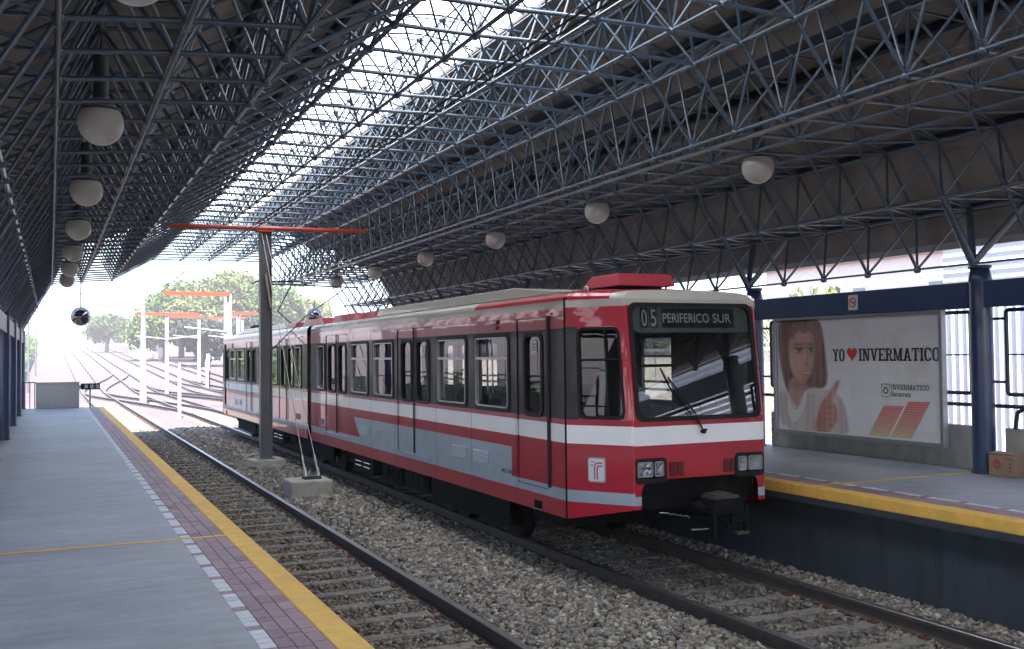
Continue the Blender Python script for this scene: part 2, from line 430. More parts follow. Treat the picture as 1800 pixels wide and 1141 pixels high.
# loose stones
def stones(name, regs):
    P = []
    for x0, x1, y0, y1, dens, sz, hump in regs:
        n = int((x1 - x0) * (y1 - y0) * dens)
        x = RN.uniform(x0, x1, n); y = RN.uniform(y0, y1, n); s = sz * RN.uniform(.55, 1.35, n)
        z = RN.uniform(-1.105, -1.068, n) + (.03 if hump else 0) + hump * np.clip(1 - abs((x - (x0 + x1) / 2) / ((x1 - x0) / 2)) ** 2, 0, 1)
        P.append(np.stack([x, y, z, s], 1))
    P = np.concatenate(P); n = len(P)
    q = RN.normal(size=(n, 4)); q /= np.linalg.norm(q, axis=1)[:, None]
    a, b_, c, d = q.T
    Rm = np.stack([1 - 2 * (c * c + d * d), 2 * (b_ * c - a * d), 2 * (b_ * d + a * c), 2 * (b_ * c + a * d), 1 - 2 * (b_ * b_ + d * d), 2 * (c * d - a * b_), 2 * (b_ * d - a * c), 2 * (c * d + a * b_), 1 - 2 * (b_ * b_ + c * c)], 1).reshape(n, 3, 3)
    cv = np.array([(x, y, z) for z in (-1, 1) for y in (-1, 1) for x in (-1, 1)], float) * .62
    jf = np.array([(0, 2, 3), (0, 3, 1), (4, 5, 7), (4, 7, 6), (0, 1, 5), (0, 5, 4), (2, 6, 7), (2, 7, 3), (0, 4, 6), (0, 6, 2), (1, 3, 7), (1, 7, 5)])
    V = (cv[None] + RN.uniform(-.34, .34, (n, 8, 3))) * RN.uniform(.5, 1.15, (n, 1, 3))
    V = np.einsum('nij,nkj->nki', Rm, V) * P[:, None, 3:4] * .62
    V[:, :, 2] *= .78
    V += P[:, None, :3]
    Fc = (jf[None] + (np.arange(n) * 8)[:, None, None]).reshape(-1)
    me = bpy.data.meshes.new(name); me.vertices.add(n * 8); me.vertices.foreach_set('co', V.reshape(-1))
    me.loops.add(len(Fc)); me.loops.foreach_set('vertex_index', Fc.astype(np.int32))
    k = n * 12; me.polygons.add(k); me.polygons.foreach_set('loop_start', np.arange(0, k * 3, 3, dtype=np.int32)); me.polygons.foreach_set('loop_total', np.full(k, 3, np.int32))
    me.update(calc_edges=True); me.validate()
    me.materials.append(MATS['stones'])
    o = bpy.data.objects.new(name, me); COL.objects.link(o); ORG[name] = Vector()
    return o
tag(stones('ballast', [
    (1.45, 3.80, 3.5, 14, 760, .054, .0), (3.80, 5.75, 3.5, 14, 1050, .06, .04), (5.75, 7.45, 3.0, 15, 730, .056, .0), (7.45, 8.12, 3.0, 15, 850, .062, .02),
    (1.45, 3.80, 14, 24, 330, .07, .0), (3.80, 5.75, 14, 24, 340, .08, .05), (5.75, 6.3, 15, 24, 300, .065, 0),
    (1.45, 3.80, 24, 39, 170, .085, .0), (3.80, 5.75, 24, 39, 180, .1, .05)]),
    'angular grey and buff ballast stones between and beside the rails', None, None, 'stuff')

# ------------------------------------------------------------------ tracks
def xoff(y):
    return 0.
def rail_part(xc, path, parent, name='rail'):
    """flat bottomed rail following path of (x,y,zhead)"""
    prof = [(-.07, -.16), (.07, -.16), (.07, -.148), (.012, -.13), (.012, -.045), (.036, -.035), (.036, -.006), (.03, 0), (-.03, 0), (-.036, -.006), (-.036, -.035), (-.012, -.045), (-.012, -.13), (-.07, -.148)]
    b = MB(); n = len(prof); vs = []; fh = []; fo = []
    for x, y, z in path:
        for px_, pz in prof: vs.append((x + px_, y, z + pz))
    for a in range(len(path) - 1):
        for k in range(n):
            j = (k + 1) % n; f = (a * n + k, (a + 1) * n + k, (a + 1) * n + j, a * n + j)
            (fh if k in (6, 7, 8) else fo).append(f)
    b.raw(vs, fo, 'rail_side'); b.raw([vs[i] for f in fh for i in f], [tuple(range(4 * i, 4 * i + 4)) for i in range(len(fh))], 'rail_head')
    return b.build(name, parent)
def track(name, xc, y0, y1, label, group, fn, slp=True, first=0):
    t = thing(name, label, 'railway track', (xc, y0, -1.08), group)
    ys_ = [y0]
    while ys_[-1] < y1: ys_.append(min(y1, ys_[-1] + (40 if ys_[-1] < 0 else 4.5 if ys_[-1] < 110 else 12)))
    for s in (-.7525, .7525):
        rail_part(xc, [(fn(y) + s, y, gz(0, y) + .176) for y in ys_], t)
    if slp:
        y = first; k = 0; me = None
        while y < y1 and k < 99:
            if me is None:
                b = MB()
                c = [(-1.22, -.1), (1.22, -.1), (1.22, .1), (-1.22, .1)]
                x, yy, z = fn(y), y, gz(0, y)
                b.hexa([(x + px_, yy + py, z - .1) for px_, py in c] + [(x + px_ * .99, yy + py * .88, z + .032) for px_, py in c], 'sleeper')
                for s in (-.86, -.645, .645, .86):
                    b.box((x + s - .035, yy - .05, z + .033), (x + s + .035, yy + .05, z + .055), 'clip')
                    b.tube((x + s, yy, z + .055), (x + s, yy, z + .08), .016, 'clip', 6, cap=True)
                me = b.build('sleeper', t); bx, by, bz = x, y, z
            else:
                o = me.copy(); COL.objects.link(o); o.parent = t
                o.location = (fn(y) - bx, y - by, gz(0, y) - bz)
            y += .62 if y < 45 else .62; k += 1
    return t
track('railway_track', 2.92, 3.4, 600, 'empty left track with concrete sleepers running beside the left platform edge', 'railway tracks', lambda y: 2.92 + xoff(y), True, 4.1)
track('railway_track', 6.575, 2.6, 600, 'track the red train stands on, beside the right platform', 'railway tracks', lambda y: 6.575 + xoff(y) * 1.05, True, 3.0)
track('railway_track', 10.6, 46, 500, 'sunlit yard track to the right of the two platform tracks', 'railway tracks', lambda y: 10.6 + xoff(y) * 1.1, False)
track('railway_track', 14.6, 52, 450, 'sunlit outermost yard track nearest the grey wall and trees', 'railway tracks', lambda y: 14.6 + xoff(y) * 1.15, False)
def cross(y0, y1, x0, x1):
    def f(y):
        t = min(1, max(0, (y - y0) / (y1 - y0))); t = t * t * (3 - 2 * t); return x0 + (x1 - x0) * t + xoff(y)
    return f
track('railway_track', 4.7, 46, 82, 'curved crossover linking the left track to the train track beyond the platforms', 'railway tracks', cross(46, 82, 6.575, 2.92), False)
track('railway_track', 4.6, 78, 112, 'curved crossover in the opposite sense farther up the yard', 'railway tracks', cross(78, 112, 2.92, 6.575), False)
track('railway_track', 8.6, 56, 88, 'curved crossover from the train track towards the yard tracks', 'railway tracks', cross(56, 88, 10.6, 6.575), False)
track('railway_track', 12.6, 62, 98, 'curved crossover between the two outer yard tracks', 'railway tracks', cross(62, 98, 14.6, 10.6), False)

# ------------------------------------------------------------------ platforms
def platform(name, xe, xi, sgn, y0, y1, label):
    """xe = track edge, xi = back; sgn=+1 when the track lies at larger x"""
    p = thing(name, label, None, (xe, y0, 0), None, 'structure')
    def X(d): return xe - sgn * d          # distance back from the track edge
    def bx(mb, d0, d1, a, b_, z0, z1, m):
        xa, xb = sorted((X(d0), X(d1))); mb.box((xa, a, z0), (xb, b_, z1), m)
    b = MB(); bx(b, .56, abs(xe - xi), y0, y1, -.2, 0, 'platform_floor'); tag(b.build('platform_slab', p), kind='structure')
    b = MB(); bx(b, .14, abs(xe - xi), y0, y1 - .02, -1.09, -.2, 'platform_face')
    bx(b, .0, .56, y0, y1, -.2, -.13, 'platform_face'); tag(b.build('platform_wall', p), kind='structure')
    b = MB(); q = y0
    while q < y1:
        bx(b, 0, .185, q, min(q + 4.494, y1), -.13, .0, 'yellow_paint'); q += 4.5
    bx(b, .02, .18, y0, y1, -.125, -.006, 'grout')
    tag(b.build('platform_edge', p, bevel=.012), kind='structure')
    b = MB(); bx(b, .185, .56, y0, y1, -.13, -.012, 'grout'); tag(b.build('tile_bed', p), kind='structure')
    bp_, bw = MB(), MB(); g = .0035; rw = .0935
    def tile(mb, d0, a, L, m):
        xa, xb = sorted((X(d0 + g), X(d0 + rw - g)))
        dz = random.uniform(-.0015, .0015)
        mb.box((xa, a + g, -.012), (xb, a + L - g, -.001 + dz), m)
    for row in range(4):
        y = y0 + row * .03
        k = 0
        while y < y1 - .2:
            if row == 3:
                m = k % 5; L = .097
                if y > -1: tile(bp_ if m == 4 else bw, .186 + rw * 3, y, L, 'tile_pink' if m == 4 else 'tile_white')
            else:
                L = random.choice((.097, .194, .194))
                if y > -1: tile(bp_, .186 + rw * row, y, L, 'tile_pink')
            y += L; k += 1
    tag(bp_.build('pink_tiles', p), kind='structure'); tag(bw.build('white_tiles', p), kind='structure')
    b = MB(); bx(b, .185, abs(xe - xi) - .02, 9.06, 9.12, .001, .004, 'yellow_paint'); tag(b.build('yellow_line', p), kind='structure')
    return p
platform('platform', 1.592, -1.7, 1, -14, 35.5, 'grey platform on the left with pink tile strip and yellow edge')
platform('platform', 8.0, 11.1, -1, -14, 37.0, 'grey platform on the right behind the train with yellow edge')

# parapet at the far end of the left platform
t = thing('parapet_wall', 'low grey concrete wall block closing the far end of the left platform', 'wall', (.24, 35.3, 0))
b = MB(); b.box((-.41, 35.15, .004), (.86, 35.42, .80), 'concrete'); b.build('wall', t, bevel=.012)
b = MB(); b.box((-.43, 35.13, .80), (.88, 35.44, .84), 'concrete_block'); b.build('coping', t, bevel=.008)
t = thing('railing', 'short black iron railing left of the end wall block', 'railing', (-.65, 35.3, 0))
for k in range(4):
    b = MB(); x = -.86 + k * .14; b.tube((x, 35.3, 0), (x, 35.3, .84), .012, 'iron_black', 8, cap=True); b.build('bar', t)
b = MB(); b.tube((-.9, 35.3, .84), (-.42, 35.3, .84), .016, 'iron_black', 8, cap=True); b.build('top_rail', t)
t = thing('signal_box', 'small dark signal unit on a bracket beside the end wall block', 'signal', (1.15, 35.9, .6))
b = MB(); b.box((.92, 35.6, .57), (1.5, 35.75, .77), 'chassis'); b.build('housing', t, bevel=.01)
for k in range(3):
    b = MB(); x = 1.03 + k * .17; b.box((x, 35.585, .61), (x + .1, 35.598, .73), 'alu' if k < 2 else 'pole_white'); b.build('lens', t)
b = MB(); b.tube((1.2, 35.68, -1.09), (1.2, 35.68, .57), .03, 'galvanised', 8, cap=True); b.box((.86, 35.62, .6), (.92, 35.72, .72), 'galvanised'); b.build('post', t)

# ------------------------------------------------------------------ space-frame roof
m_ = .9
Bn = [(-.84, 2.52), (-.40, 3.33), (.05, 4.13), (.97, 4.22), (1.93, 4.29), (3.27, 5.05), (4.19, 5.05), (5.18, 5.08), (6.14, 5.08), (7.07, 5.06), (7.66, 4.28), (8.64, 4.28), (9.60, 4.30), (10.15, 3.48), (10.66, 2.66)]
Un = [(-1.34, 3.36), (-.88, 4.22), (.48, 5.06), (1.45, 5.14), (2.25, 5.55), (3.72, 5.96), (4.68, 5.98), (5.66, 5.98), (6.6, 5.96), (7.72, 5.58), (8.2, 5.16), (9.12, 5.14), (10.61, 4.32), (11.15, 3.45)]
K0, K1 = -22, 31           # bottom node planes Y = 9 + .9 k
def YB(k): return 9.0 + m_ * k
def YU(k): return 9.45 + m_ * k
roof = thing('canopy_roof', 'station canopy of blue steel space frame with taupe roof sheets and a bright skylight', 'roof', (4.9, 9, 5))
def nB(i, k): return (Bn[i][0], YB(k), Bn[i][1])
def nU(i, k): return (Un[i][0], YU(k), Un[i][1])
for i in range(15):
    b = MB(); r = .026 if i not in (0, 14) else .015
    b.tube(nB(i, K0), nB(i, K1), r, 'truss_blue', 8, cap=True)
    for k in range(K0, K1 + 1):       # node plugs
        x, y, z = nB(i, k); b.lathe((x, y, z), [(.0, -.05), (.03, -.05), (.048, -.03), (.05, .0), (.036, .035), (0, .04)], 'truss_blue', 8)
    b.build('bottom_chord', roof)
for i in range(14):
    b = MB(); b.tube(nU(i, K0), nU(i, K1 - 1), .014 if 5 <= i <= 7 else .026, 'truss_blue', 8, cap=True)
    b.build('top_chord', roof)
for k in range(K0, K1 + 1):
    b = MB()
    for i in range(14):
        b.tube(nB(i, k), nB(i + 1, k), .024, 'truss_blue', 6)
    b.build('bottom_rib', roof)
for k in range(K0, K1):
    b = MB()
    for i in range(13): b.tube(nU(i, k), nU(i + 1, k), .011 if 5 <= i <= 7 else .02, 'truss_blue', 6)
    for i in range(14):
        for (a, c) in ((i, k), (i + 1, k), (i, k + 1), (i + 1, k + 1)):
            big = (a in (0, 14)) and (c % 5 == 0)
            b.tube(nB(a, c), nU(i, k), .05 if big else .015 if 5 <= i <= 7 else .0195, 'truss_blue', 6)
        x, y, z = nU(i, k); b.lathe((x, y, z), [(0, -.04), (.045, -.03), (.055, 0), (.045, .03), (0, .04)], 'truss_blue', 8)
    if k % 5 == 0:
        b.tube(nB(13, k), nB(14, k), .05, 'truss_blue', 8); b.tube(nB(1, k), nB(0, k), .05, 'truss_blue', 8)
    b.build('web_tubes', roof)
Y0d, Y1d = YB(K0) - .2, 34.7
DL = [(-1.78, 2.95), (-1.5, 3.42), (-1.02, 4.32), (.42, 5.26), (1.42, 5.34), (2.2, 5.78), (3.55, 6.14), (4.12, 6.16)]
DR = [(5.86, 6.18), (6.75, 6.14), (7.78, 5.78), (8.28, 5.34), (9.2, 5.33), (10.76, 4.46), (11.3, 3.55), (11.52, 3.03)]
for D in (DL, DR):
    for (x0, z0), (x1, z1) in zip(D, D[1:]):
        d = Vector((x1 - x0, 0, z1 - z0)).normalized(); nn = Vector((-d.z, 0, d.x)) * .05
        b = MB(); p = [Vector((x0, Y0d, z0)), Vector((x1, Y0d, z1)), Vector((x1, Y1d, z1)), Vector((x0, Y1d, z0))]
        b.hexa(p + [q + nn for q in p], 'roof_deck'); b.build('roof_panel', roof)
        # purlin under the joint
    for (x0, z0) in D[1:-1]:
        b = MB(); b.box((x0 - .035, Y0d + .05, z0 - .115), (x0 + .035, Y1d - .05, z0 - .012), 'purlin'); b.build('purlin', roof)
for x0, z0, s in ((-1.78, 2.95, -1), (11.52, 3.03, 1)):
    b = MB(); b.box((x0 - .02, Y0d, z0 - .05), (x0 + .06 * s + .02, Y1d, z0 + .045), 'alu'); b.build('gutter', roof)
b = MB()
arc = [(4.06 + 1.86 * t, 6.24 + .16 * math.sin(math.pi * t)) for t in np.linspace(0, 1, 9)]
for (xa, za), (xb, zb) in zip(arc, arc[1:]):
    b.face([(xa, Y0d, za), (xb, Y0d, zb), (xb, Y1d, zb), (xa, Y1d, za)], 'skylight_sheet', False)
b.build('skylight_sheet', roof)
b = MB()
for k in range(K0, K1):
    y = YU(k)
    for (xa, za), (xb, zb) in zip(arc, arc[1:]): b.tube((xa, y, za - .03), (xb, y, zb - .03), .016, 'purlin', 5)
b.build('skylight_ribs', roof)
# grey pipe and its conduit under the right chord, conduits on the left chords
b = MB(); b.tube((7.74, YB(K0), 4.2), (7.74, YB(K1), 4.2), .03, 'pipe_grey', 8, cap=True)
for k in range(K0, K1, 3): b.box((7.71, YB(k) - .02, 4.2), (7.77, YB(k) + .02, 4.30), 'pipe_grey')
tag(b.build('conduit_pipe'), 'long grey conduit pipe clipped under the right chord of the canopy, above the train', 'pipe', 'conduit pipes under the canopy')
for x, z, s in ((.05, 4.06, 'leftmost steel chord'), (.97, 4.15, 'second steel chord from the left')):
    b = MB(); b.tube((x, YB(K0), z), (x, YB(K1), z), .015, 'pipe_grey', 6, cap=True)
    for k in range(K0, K1 + 1): b.box((x - .02, YB(k) - .03, z - .01), (x + .03, YB(k) + .03, z + .03), 'pipe_grey')
    tag(b.build('conduit_pipe'), 'thin grey conduit clipped under the %s of the canopy' % s, 'pipe', 'conduit pipes under the canopy')

# ------------------------------------------------------------------ columns
def column(x, y, ztop, label, group, proto):
    if proto is not None: return copy_tree(proto, (x, y, 0), label)
    c = thing('station_column', label, 'column', (x, y, 0), group)
    b = MB(); b.lathe((x, y, 0), [(.14, 0), (.14, 2.42)], 'column_blue', 28); b.build('shaft', c)
    b = MB(); b.lathe((x, y, 0), [(.148, 2.42), (.15, 2.44), (.115, ztop - .06), (.0, ztop - .06)], 'column_blue', 28); b.build('capital', c)
    b = MB(); b.lathe((x, y, ztop), [(0, -.062), (.135, -.062), (.14, -.055), (.14, -.02), (.0, -.02)], 'frame_blue', 20, False)
    b.build('top_plate', c)
    b = MB(); b.lathe((x, y, 0), [(.165, 0), (.165, .02), (.14, .025)], 'column_blue', 24, False); b.build('base_plate', c)
    return c
ordn = ['nearest', 'second', 'third', 'fourth', 'fifth', 'sixth', 'seventh', 'eighth', 'ninth', 'tenth']
pc = None; n = 0
for k in range(-4, 7):
    y = 9 + 4.5 * k
    if k == 0: lab = 'round blue column on the right platform between the poster and the cardboard box'
    elif k < 0: lab = 'round blue column on the right platform, %s one past the cardboard box towards the viewpoint' % ordn[-k - 1].replace('nearest', 'first')
    else: lab = 'round blue column on the right platform behind the train, %s beyond the poster' % ordn[k - 1].replace('nearest', 'first')
    c = column(10.78, y, 2.66, lab, 'blue columns on the right platform', pc); pc = pc or c
pl = None
for j, k in enumerate((-3, -2, -1, 0, 1, 2, 3, 4, 5, 6)):
    y = 9 + 4.5 * k - .45
    lab = ('round dark blue column on the left platform, %s from the far end' % ordn[9 - j].replace('nearest', 'first'))
    if pl is None: pl = column(-.86, y, 2.52, lab, 'blue columns on the left platform', None)
    else: column(-.86, y, 2.52, lab, '', pl)

# ------------------------------------------------------------------ side walls with window frames
def side_wall(x, sgn, ks, side, yoff=0):
    for k in ks:
        y0 = 9 + 4.5 * k + yoff; y1 = y0 + 4.5
        where = {0: 'behind the poster'}.get(k, 'bay %d %s the poster' % (abs(k), 'beyond' if k > 0 else 'before')) if side == 'right' else 'bay %d from the far end' % (6 - k)
        t = thing('low_wall', 'low rough concrete wall on the %s platform, %s' % (side, where), 'wall', (x + .2 * sgn, y0 + 2.25, 0), 'low concrete walls of the %s platform' % side)
        xa, xb = sorted((x + .17 * sgn, x + .27 * sgn))
        b = MB(); b.box((xa, y0 + .17, .0), (xb, y1 - .17, .57), 'low_wall')
        b.build('wall', t, bevel=.01)
        xa, xb = sorted((x - .09 * sgn, x + .05 * sgn))
        b = MB(); b.box((xa, y0 + .12, 2.115), (xb, y1 - .12, 2.435), 'beam_blue')
        b.box((xa - .01, y0 + .13, 2.10), (xb + .01, y1 - .13, 2.114), 'frame_blue')
        tag(b.build('header_beam'), 'deep dark blue steel beam between columns of the %s platform, %s' % (side, where), 'beam', 'blue beams of the %s platform' % side)
        t = thing('window_frame', 'open blue tubular frame between columns of the %s platform, %s' % (side, where), 'frame', (x + .12 * sgn, y0 + 2.25, .57), 'blue tubular frames of the %s platform' % side)
        X = x + .12 * sgn; fa, fb, za, zb = y0 + .27, y1 - .27, 1.0, 2.06
        b = MB()
        P = [(X, p, q) for p, q in rrect(fa, fb, za, zb, .03, 2)]
        b.path(P + [P[0]], .026, 'frame_blue', 8)
        b.build('outer_frame', t)
        b = MB(); b.tube((X, fa, 1.5), (X, fb, 1.5), .010, 'frame_blue', 6)
        for q in (1, 2, 3): yy = fa + (fb - fa) * q / 4; b.tube((X, yy, za), (X, yy, zb), .006, 'frame_blue', 6)
        b.build('mullion', t)
        b = MB()
        for ya, yb in ((y0, fa), (fb, y1)):
            for z in (1.155, 1.955): b.tube((X, ya, z), (X, yb, z), .018, 'frame_blue', 6)
        b.build('tie_bar', t)
        b = MB(); b.path([(X, y0 + .1, .85), (X, y1 - .55, .85), (X, y1 - .4, .78), (X, y1 - .36, .57)], .026, 'frame_blue', 8)
        b.path([(X, y1 - .1, .85), (X, y1 - .3, .85), (X, y1 - .55, .85)], .026, 'frame_blue', 8)
        b.build('hand_rail', t)
side_wall(10.78, 1, range(-4, 6), 'right')
side_wall(-.86, -1, range(-3, 6), 'left', -.45)

# ------------------------------------------------------------------ poster
def poster():
    t = thing('advertising_poster', 'large backlit-style advertising poster reading YO heart INVERMATICO in an aluminium frame', 'poster', (10.72, 11.2, .3))
    X = 10.70
    def P(u, v, d=0): return (X - d, 12.85 - 3.28 * u, .32 + 1.76 * v)
    b = MB(); b.box((X + .002, 9.57, .32), (X + .08, 12.85, 2.08), 'alu'); b.build('backing', t)
    b = MB(); o = [(X - .045, y, z) for y, z in ((9.52, .27), (12.9, .27), (12.9, 2.098), (9.52, 2.098))]; i = [(X - .045, y, z) for y, z in ((9.58, .335), (12.84, .335), (12.84, 2.06), (9.58, 2.06))]
    b.ring(o, i, (.09, 0, 0), 'alu'); b.build('poster_frame', t, bevel=.008)
    sheet = MB(); sheet.face([P(0, 0), P(0, 1), P(1, 1), P(1, 0)], 'poster_paper'); sh = sheet.build('printed_sheet', t)
    # the printed portrait: ink amounts worked out on a fine grid, stored as point colours
    NU, NV = 200, 330; u_max = .5
    gu = (np.arange(NU) + .5) / NU * u_max; gv = (np.arange(NV) + .5) / NV
    GU, GV = np.meshgrid(gu, gv)
    def sm(pts, n=2):
        for _ in range(n):
            q = []
            for a, c in zip(pts, pts[1:] + pts[:1]): q += [(a[0] * .75 + c[0] * .25, a[1] * .75 + c[1] * .25), (a[0] * .25 + c[0] * .75, a[1] * .25 + c[1] * .75)]
            pts = q
        return pts
    def blur(A, k):
        if k < 1: return A
        w_ = np.exp(-.5 * (np.arange(-2 * k, 2 * k + 1) / k) ** 2); w_ /= w_.sum()
        A = np.apply_along_axis(lambda r_: np.convolve(np.pad(r_, 2 * k, 'edge'), w_, 'valid'), 0, A)
        return np.apply_along_axis(lambda r_: np.convolve(np.pad(r_, 2 * k, 'edge'), w_, 'valid'), 1, A)
    def fill(pts, k=2, n=2):
        pts = sm(pts, n); ins = np.zeros(GU.shape, bool)
        for (x0, y0), (x1, y1) in zip(pts, pts[1:] + pts[:1]):
            if y0 == y1: continue
            ins ^= ((GV > min(y0, y1)) & (GV <= max(y0, y1)) & (GU < x0 + (GV - y0) * (x1 - x0) / (y1 - y0)))
        return blur(ins.astype(float), k)
    def blob(cx, cy, rx, ry): return np.exp(-.5 * (((GU - cx) / rx) ** 2 + ((GV - cy) / ry) ** 2))
    img = np.ones(GU.shape + (3,)) * np.array([.56, .57, .59]); rs = np.random.RandomState(3)
    def lay(msk, col):
        nonlocal img
        img = img * (1 - msk[..., None]) + np.array(col) * msk[..., None]
    hair = fill([(.015, .99), (.1, 1.02), (.3, 1.0), (.325, .865), (.342, .64), (.351, .506), (.343, .417), (.31, .375), (.19, .364), (.083, .3), (.05, .42), (.02, .617), (.01, .819)], 2)
    lay(hair, (.075, .036, .03))
    strands = blur(rs.rand(*GU.shape), 1); strands = blur(rs.rand(1, NU).repeat(NV, 0) * .6 + strands * .4, 1)
    lay(hair * np.clip((strands - .45) * 3, 0, .5), (.22, .12, .10))
    lay(hair * blob(.29, .8, .03, .15) * .6, (.3, .17, .14)); lay(hair * blob(.31, .52, .02, .08) * .5, (.25, .14, .12)); lay(hair * blob(.05, .7, .02, .2) * .5, (.3, .18, .17))
    lay(fill([(.105, .5), (.191, .434), (.226, .412), (.2, .295), (.142, .185), (.101, .266), (.07, .346)]), (.34, .2, .17)); lay(blob(.17, .41, .05, .03) * hair * .6, (.18, .09, .08))
    blouse = fill([(.0, .36), (.065, .36), (.085, .3), (.142, .17), (.2, .38), (.27, .39), (.36, .375), (.425, .33), (.46, .235), (.475, .118), (.487, -.02), (.0, -.02)])
    lay(blouse, (.43, .40, .39))
    for cx_, sl_, w_ in ((.06, .1, .008), (.1, .12, .006), (.22, -.06, .01), (.25, -.02, .008), (.43, .02, .012), (.455, .04, .006), (.03, .05, .006)):
        lay(blouse * np.exp(-.5 * ((GU - cx_ - sl_ * (.25 - GV)) / w_) ** 2) * .55 * (GV < .34), (.3, .22, .2))
    col_ = fill([(.069, .3), (.105, .22), (.141, .165), (.189, .341), (.212, .38), (.2, .226), (.135, .06), (.07, .1)], 1); lay(col_, (.52, .5, .49)); lay(np.clip(blur(col_, 4) - col_, 0, 1) * blouse * .9, (.25, .18, .16))
    face = fill([(.1, .864), (.13, .93), (.198, .94), (.25, .885), (.263, .755), (.258, .618), (.237, .503), (.2, .425), (.16, .42), (.112, .501), (.09, .617), (.086, .759)], 2)
    lay(face, (.42, .22, .17))
    lay(face * blob(.27, .65, .03, .16) * .8, (.26, .13, .11)); lay(face * blob(.1, .55, .02, .12) * .5, (.5, .38, .36)); lay(face * blob(.15, .62, .03, .06) * .5, (.5, .33, .3)); lay(face * blob(.24, .6, .014, .05) * .4, (.46, .24, .22))
    lay(face * blob(.19, .84, .06, .04) * .4, (.5, .34, .3)); lay(face * blob(.2, .44, .04, .02) * .5, (.28, .15, .13))
    for cx_, rx_ in ((.16, .02), (.243, .015)):
        lay(blob(cx_, .735, rx_ * 1.3, .02) * .6, (.2, .1, .1)); lay(np.clip(blob(cx_, .717, rx_ * .75, .009) * 1.4, 0, 1), (.45, .42, .43)); lay(np.clip(blob(cx_ + .003, .718, .0075, .012) * 1.9, 0, 1), (.04, .045, .06))
        lay(np.clip(blob(cx_, .735 , rx_ * 1.05, .006) * 1.5, 0, 1), (.06, .03, .03)); lay(blob(cx_, .702, rx_ * .8, .003) * .6, (.12, .06, .06)); lay(np.clip(blob(cx_, .776 - abs(cx_ - .2) * .1, rx_ * 1.15, .006), 0, 1) * .95, (.09, .045, .04))
    lay(blob(.212, .64, .006, .05) * .45, (.26, .14, .12)); lay(blob(.2, .66, .005, .04) * .5, (.55, .4, .36)); lay(np.clip(blob(.213, .592, .012, .006) * 1.1, 0, 1) * .6, (.2, .09, .08))
    lay(np.clip(blob(.205, .515, .021, .013) * 1.3, 0, 1), (.38, .1, .11)); lay(np.clip(blob(.205, .518, .016, .004) * 1.4, 0, 1), (.5, .46, .45)); lay(blob(.205, .49, .015, .006) * .5, (.26, .13, .12))
    fr_ = fill([(.08, .87), (.1, .965), (.2, .985), (.26, .95), (.275, .84), (.24, .9), (.2, .86), (.165, .9), (.13, .865), (.115, .8)], 2); lay(fr_ * .85, (.15, .085, .075)); lay(fr_ * np.clip((strands - .45) * 4, 0, .6), (.28, .17, .15))
    lay(np.clip(blob(.043, .355, .007, .02) * 1.4, 0, 1), (.5, .48, .47))
    hand = fill([(.251, .05), (.284, .166), (.302, .252), (.346, .328), (.389, .419), (.412, .466), (.427, .455), (.42, .41), (.395, .34), (.372, .275), (.395, .255), (.408, .2), (.406, .133), (.39, .076), (.333, -.02), (.262, -.01)], 1)
    lay(np.clip(blur(hand, 5) - hand, 0, 1) * .8, (.25, .17, .15)); lay(hand, (.37, .18, .135)); lay(hand * blob(.3, .1, .02, .12) * .6, (.24, .1, .075)); lay(hand * blob(.385, .36, .012, .08) * .5, (.46, .27, .22)); lay(hand * blob(.37, .14, .02, .07) * .4, (.43, .24, .19))
    for (x0_, y0_, x1_, y1_) in ((.33, .215, .39, .235), (.325, .17, .402, .178), (.325, .125, .402, .122), (.335, .08, .392, .07), (.33, .29, .362, .2)):
        for t_ in np.linspace(0, 1, 12): lay(hand * blob(x0_ + (x1_ - x0_) * t_, y0_ + (y1_ - y0_) * t_, .004, .006) * .3, (.16, .06, .045))
    lay(np.clip(blob(.416, .446, .006, .014) * 1.2, 0, 1) * hand, (.42, .16, .16))
    # faded vertical streaks and a little print noise
    st_ = blur(rs.rand(1, NU).repeat(NV, 0) + .5 * blur(rs.rand(NV, NU), 6), 2); st_ = (st_ - st_.min()) / np.ptp(st_)
    lay(np.clip(st_ - .5, 0, 1) * .55, (.46, .42, .41))
    img *= 1 + .05 * (rs.rand(*GU.shape)[..., None] - .5)
    vs = np.stack([np.full(GU.shape, X - .001), 12.85 - 3.28 * GU, .32 + 1.76 * GV], -1).reshape(-1, 3) - np.array(ORG[t.name][:])
    idx = np.arange(NU * NV).reshape(NV, NU); fs = np.stack([idx[:-1, :-1], idx[:-1, 1:], idx[1:, 1:], idx[1:, :-1]], -1).reshape(-1, 4)
    me = bpy.data.meshes.new('portrait_print'); me.vertices.add(len(vs)); me.vertices.foreach_set('co', vs.reshape(-1)); me.loops.add(fs.size); me.loops.foreach_set('vertex_index', fs.reshape(-1).astype(np.int32))
    me.polygons.add(len(fs)); me.polygons.foreach_set('loop_start', np.arange(0, fs.size, 4, dtype=np.int32)); me.polygons.foreach_set('loop_total', np.full(len(fs), 4, np.int32)); me.update(calc_edges=True)
    ca = me.color_attributes.new('ink', 'FLOAT_COLOR', 'POINT'); ca.data.foreach_set('color', np.concatenate([img.reshape(-1, 3), np.ones((NU * NV, 1))], 1).reshape(-1).astype(np.float32))
    me.materials.append(MATS['portrait_ink']); register(bpy.data.objects.new('portrait_print', me), t)
    # slanted bars
    for nm, q in (('print_bars', [(.688, .267), (.801, .269), (.712, .02), (.598, .02)]), ('print_bars', [(.825, .308), (.94, .311), (.838, .02), (.725, .02)])):
        b = MB(); b.face([P(u, v, .001) for u, v in q], nm); b.build('slanted_bar', t)
    # heart
    pts = []
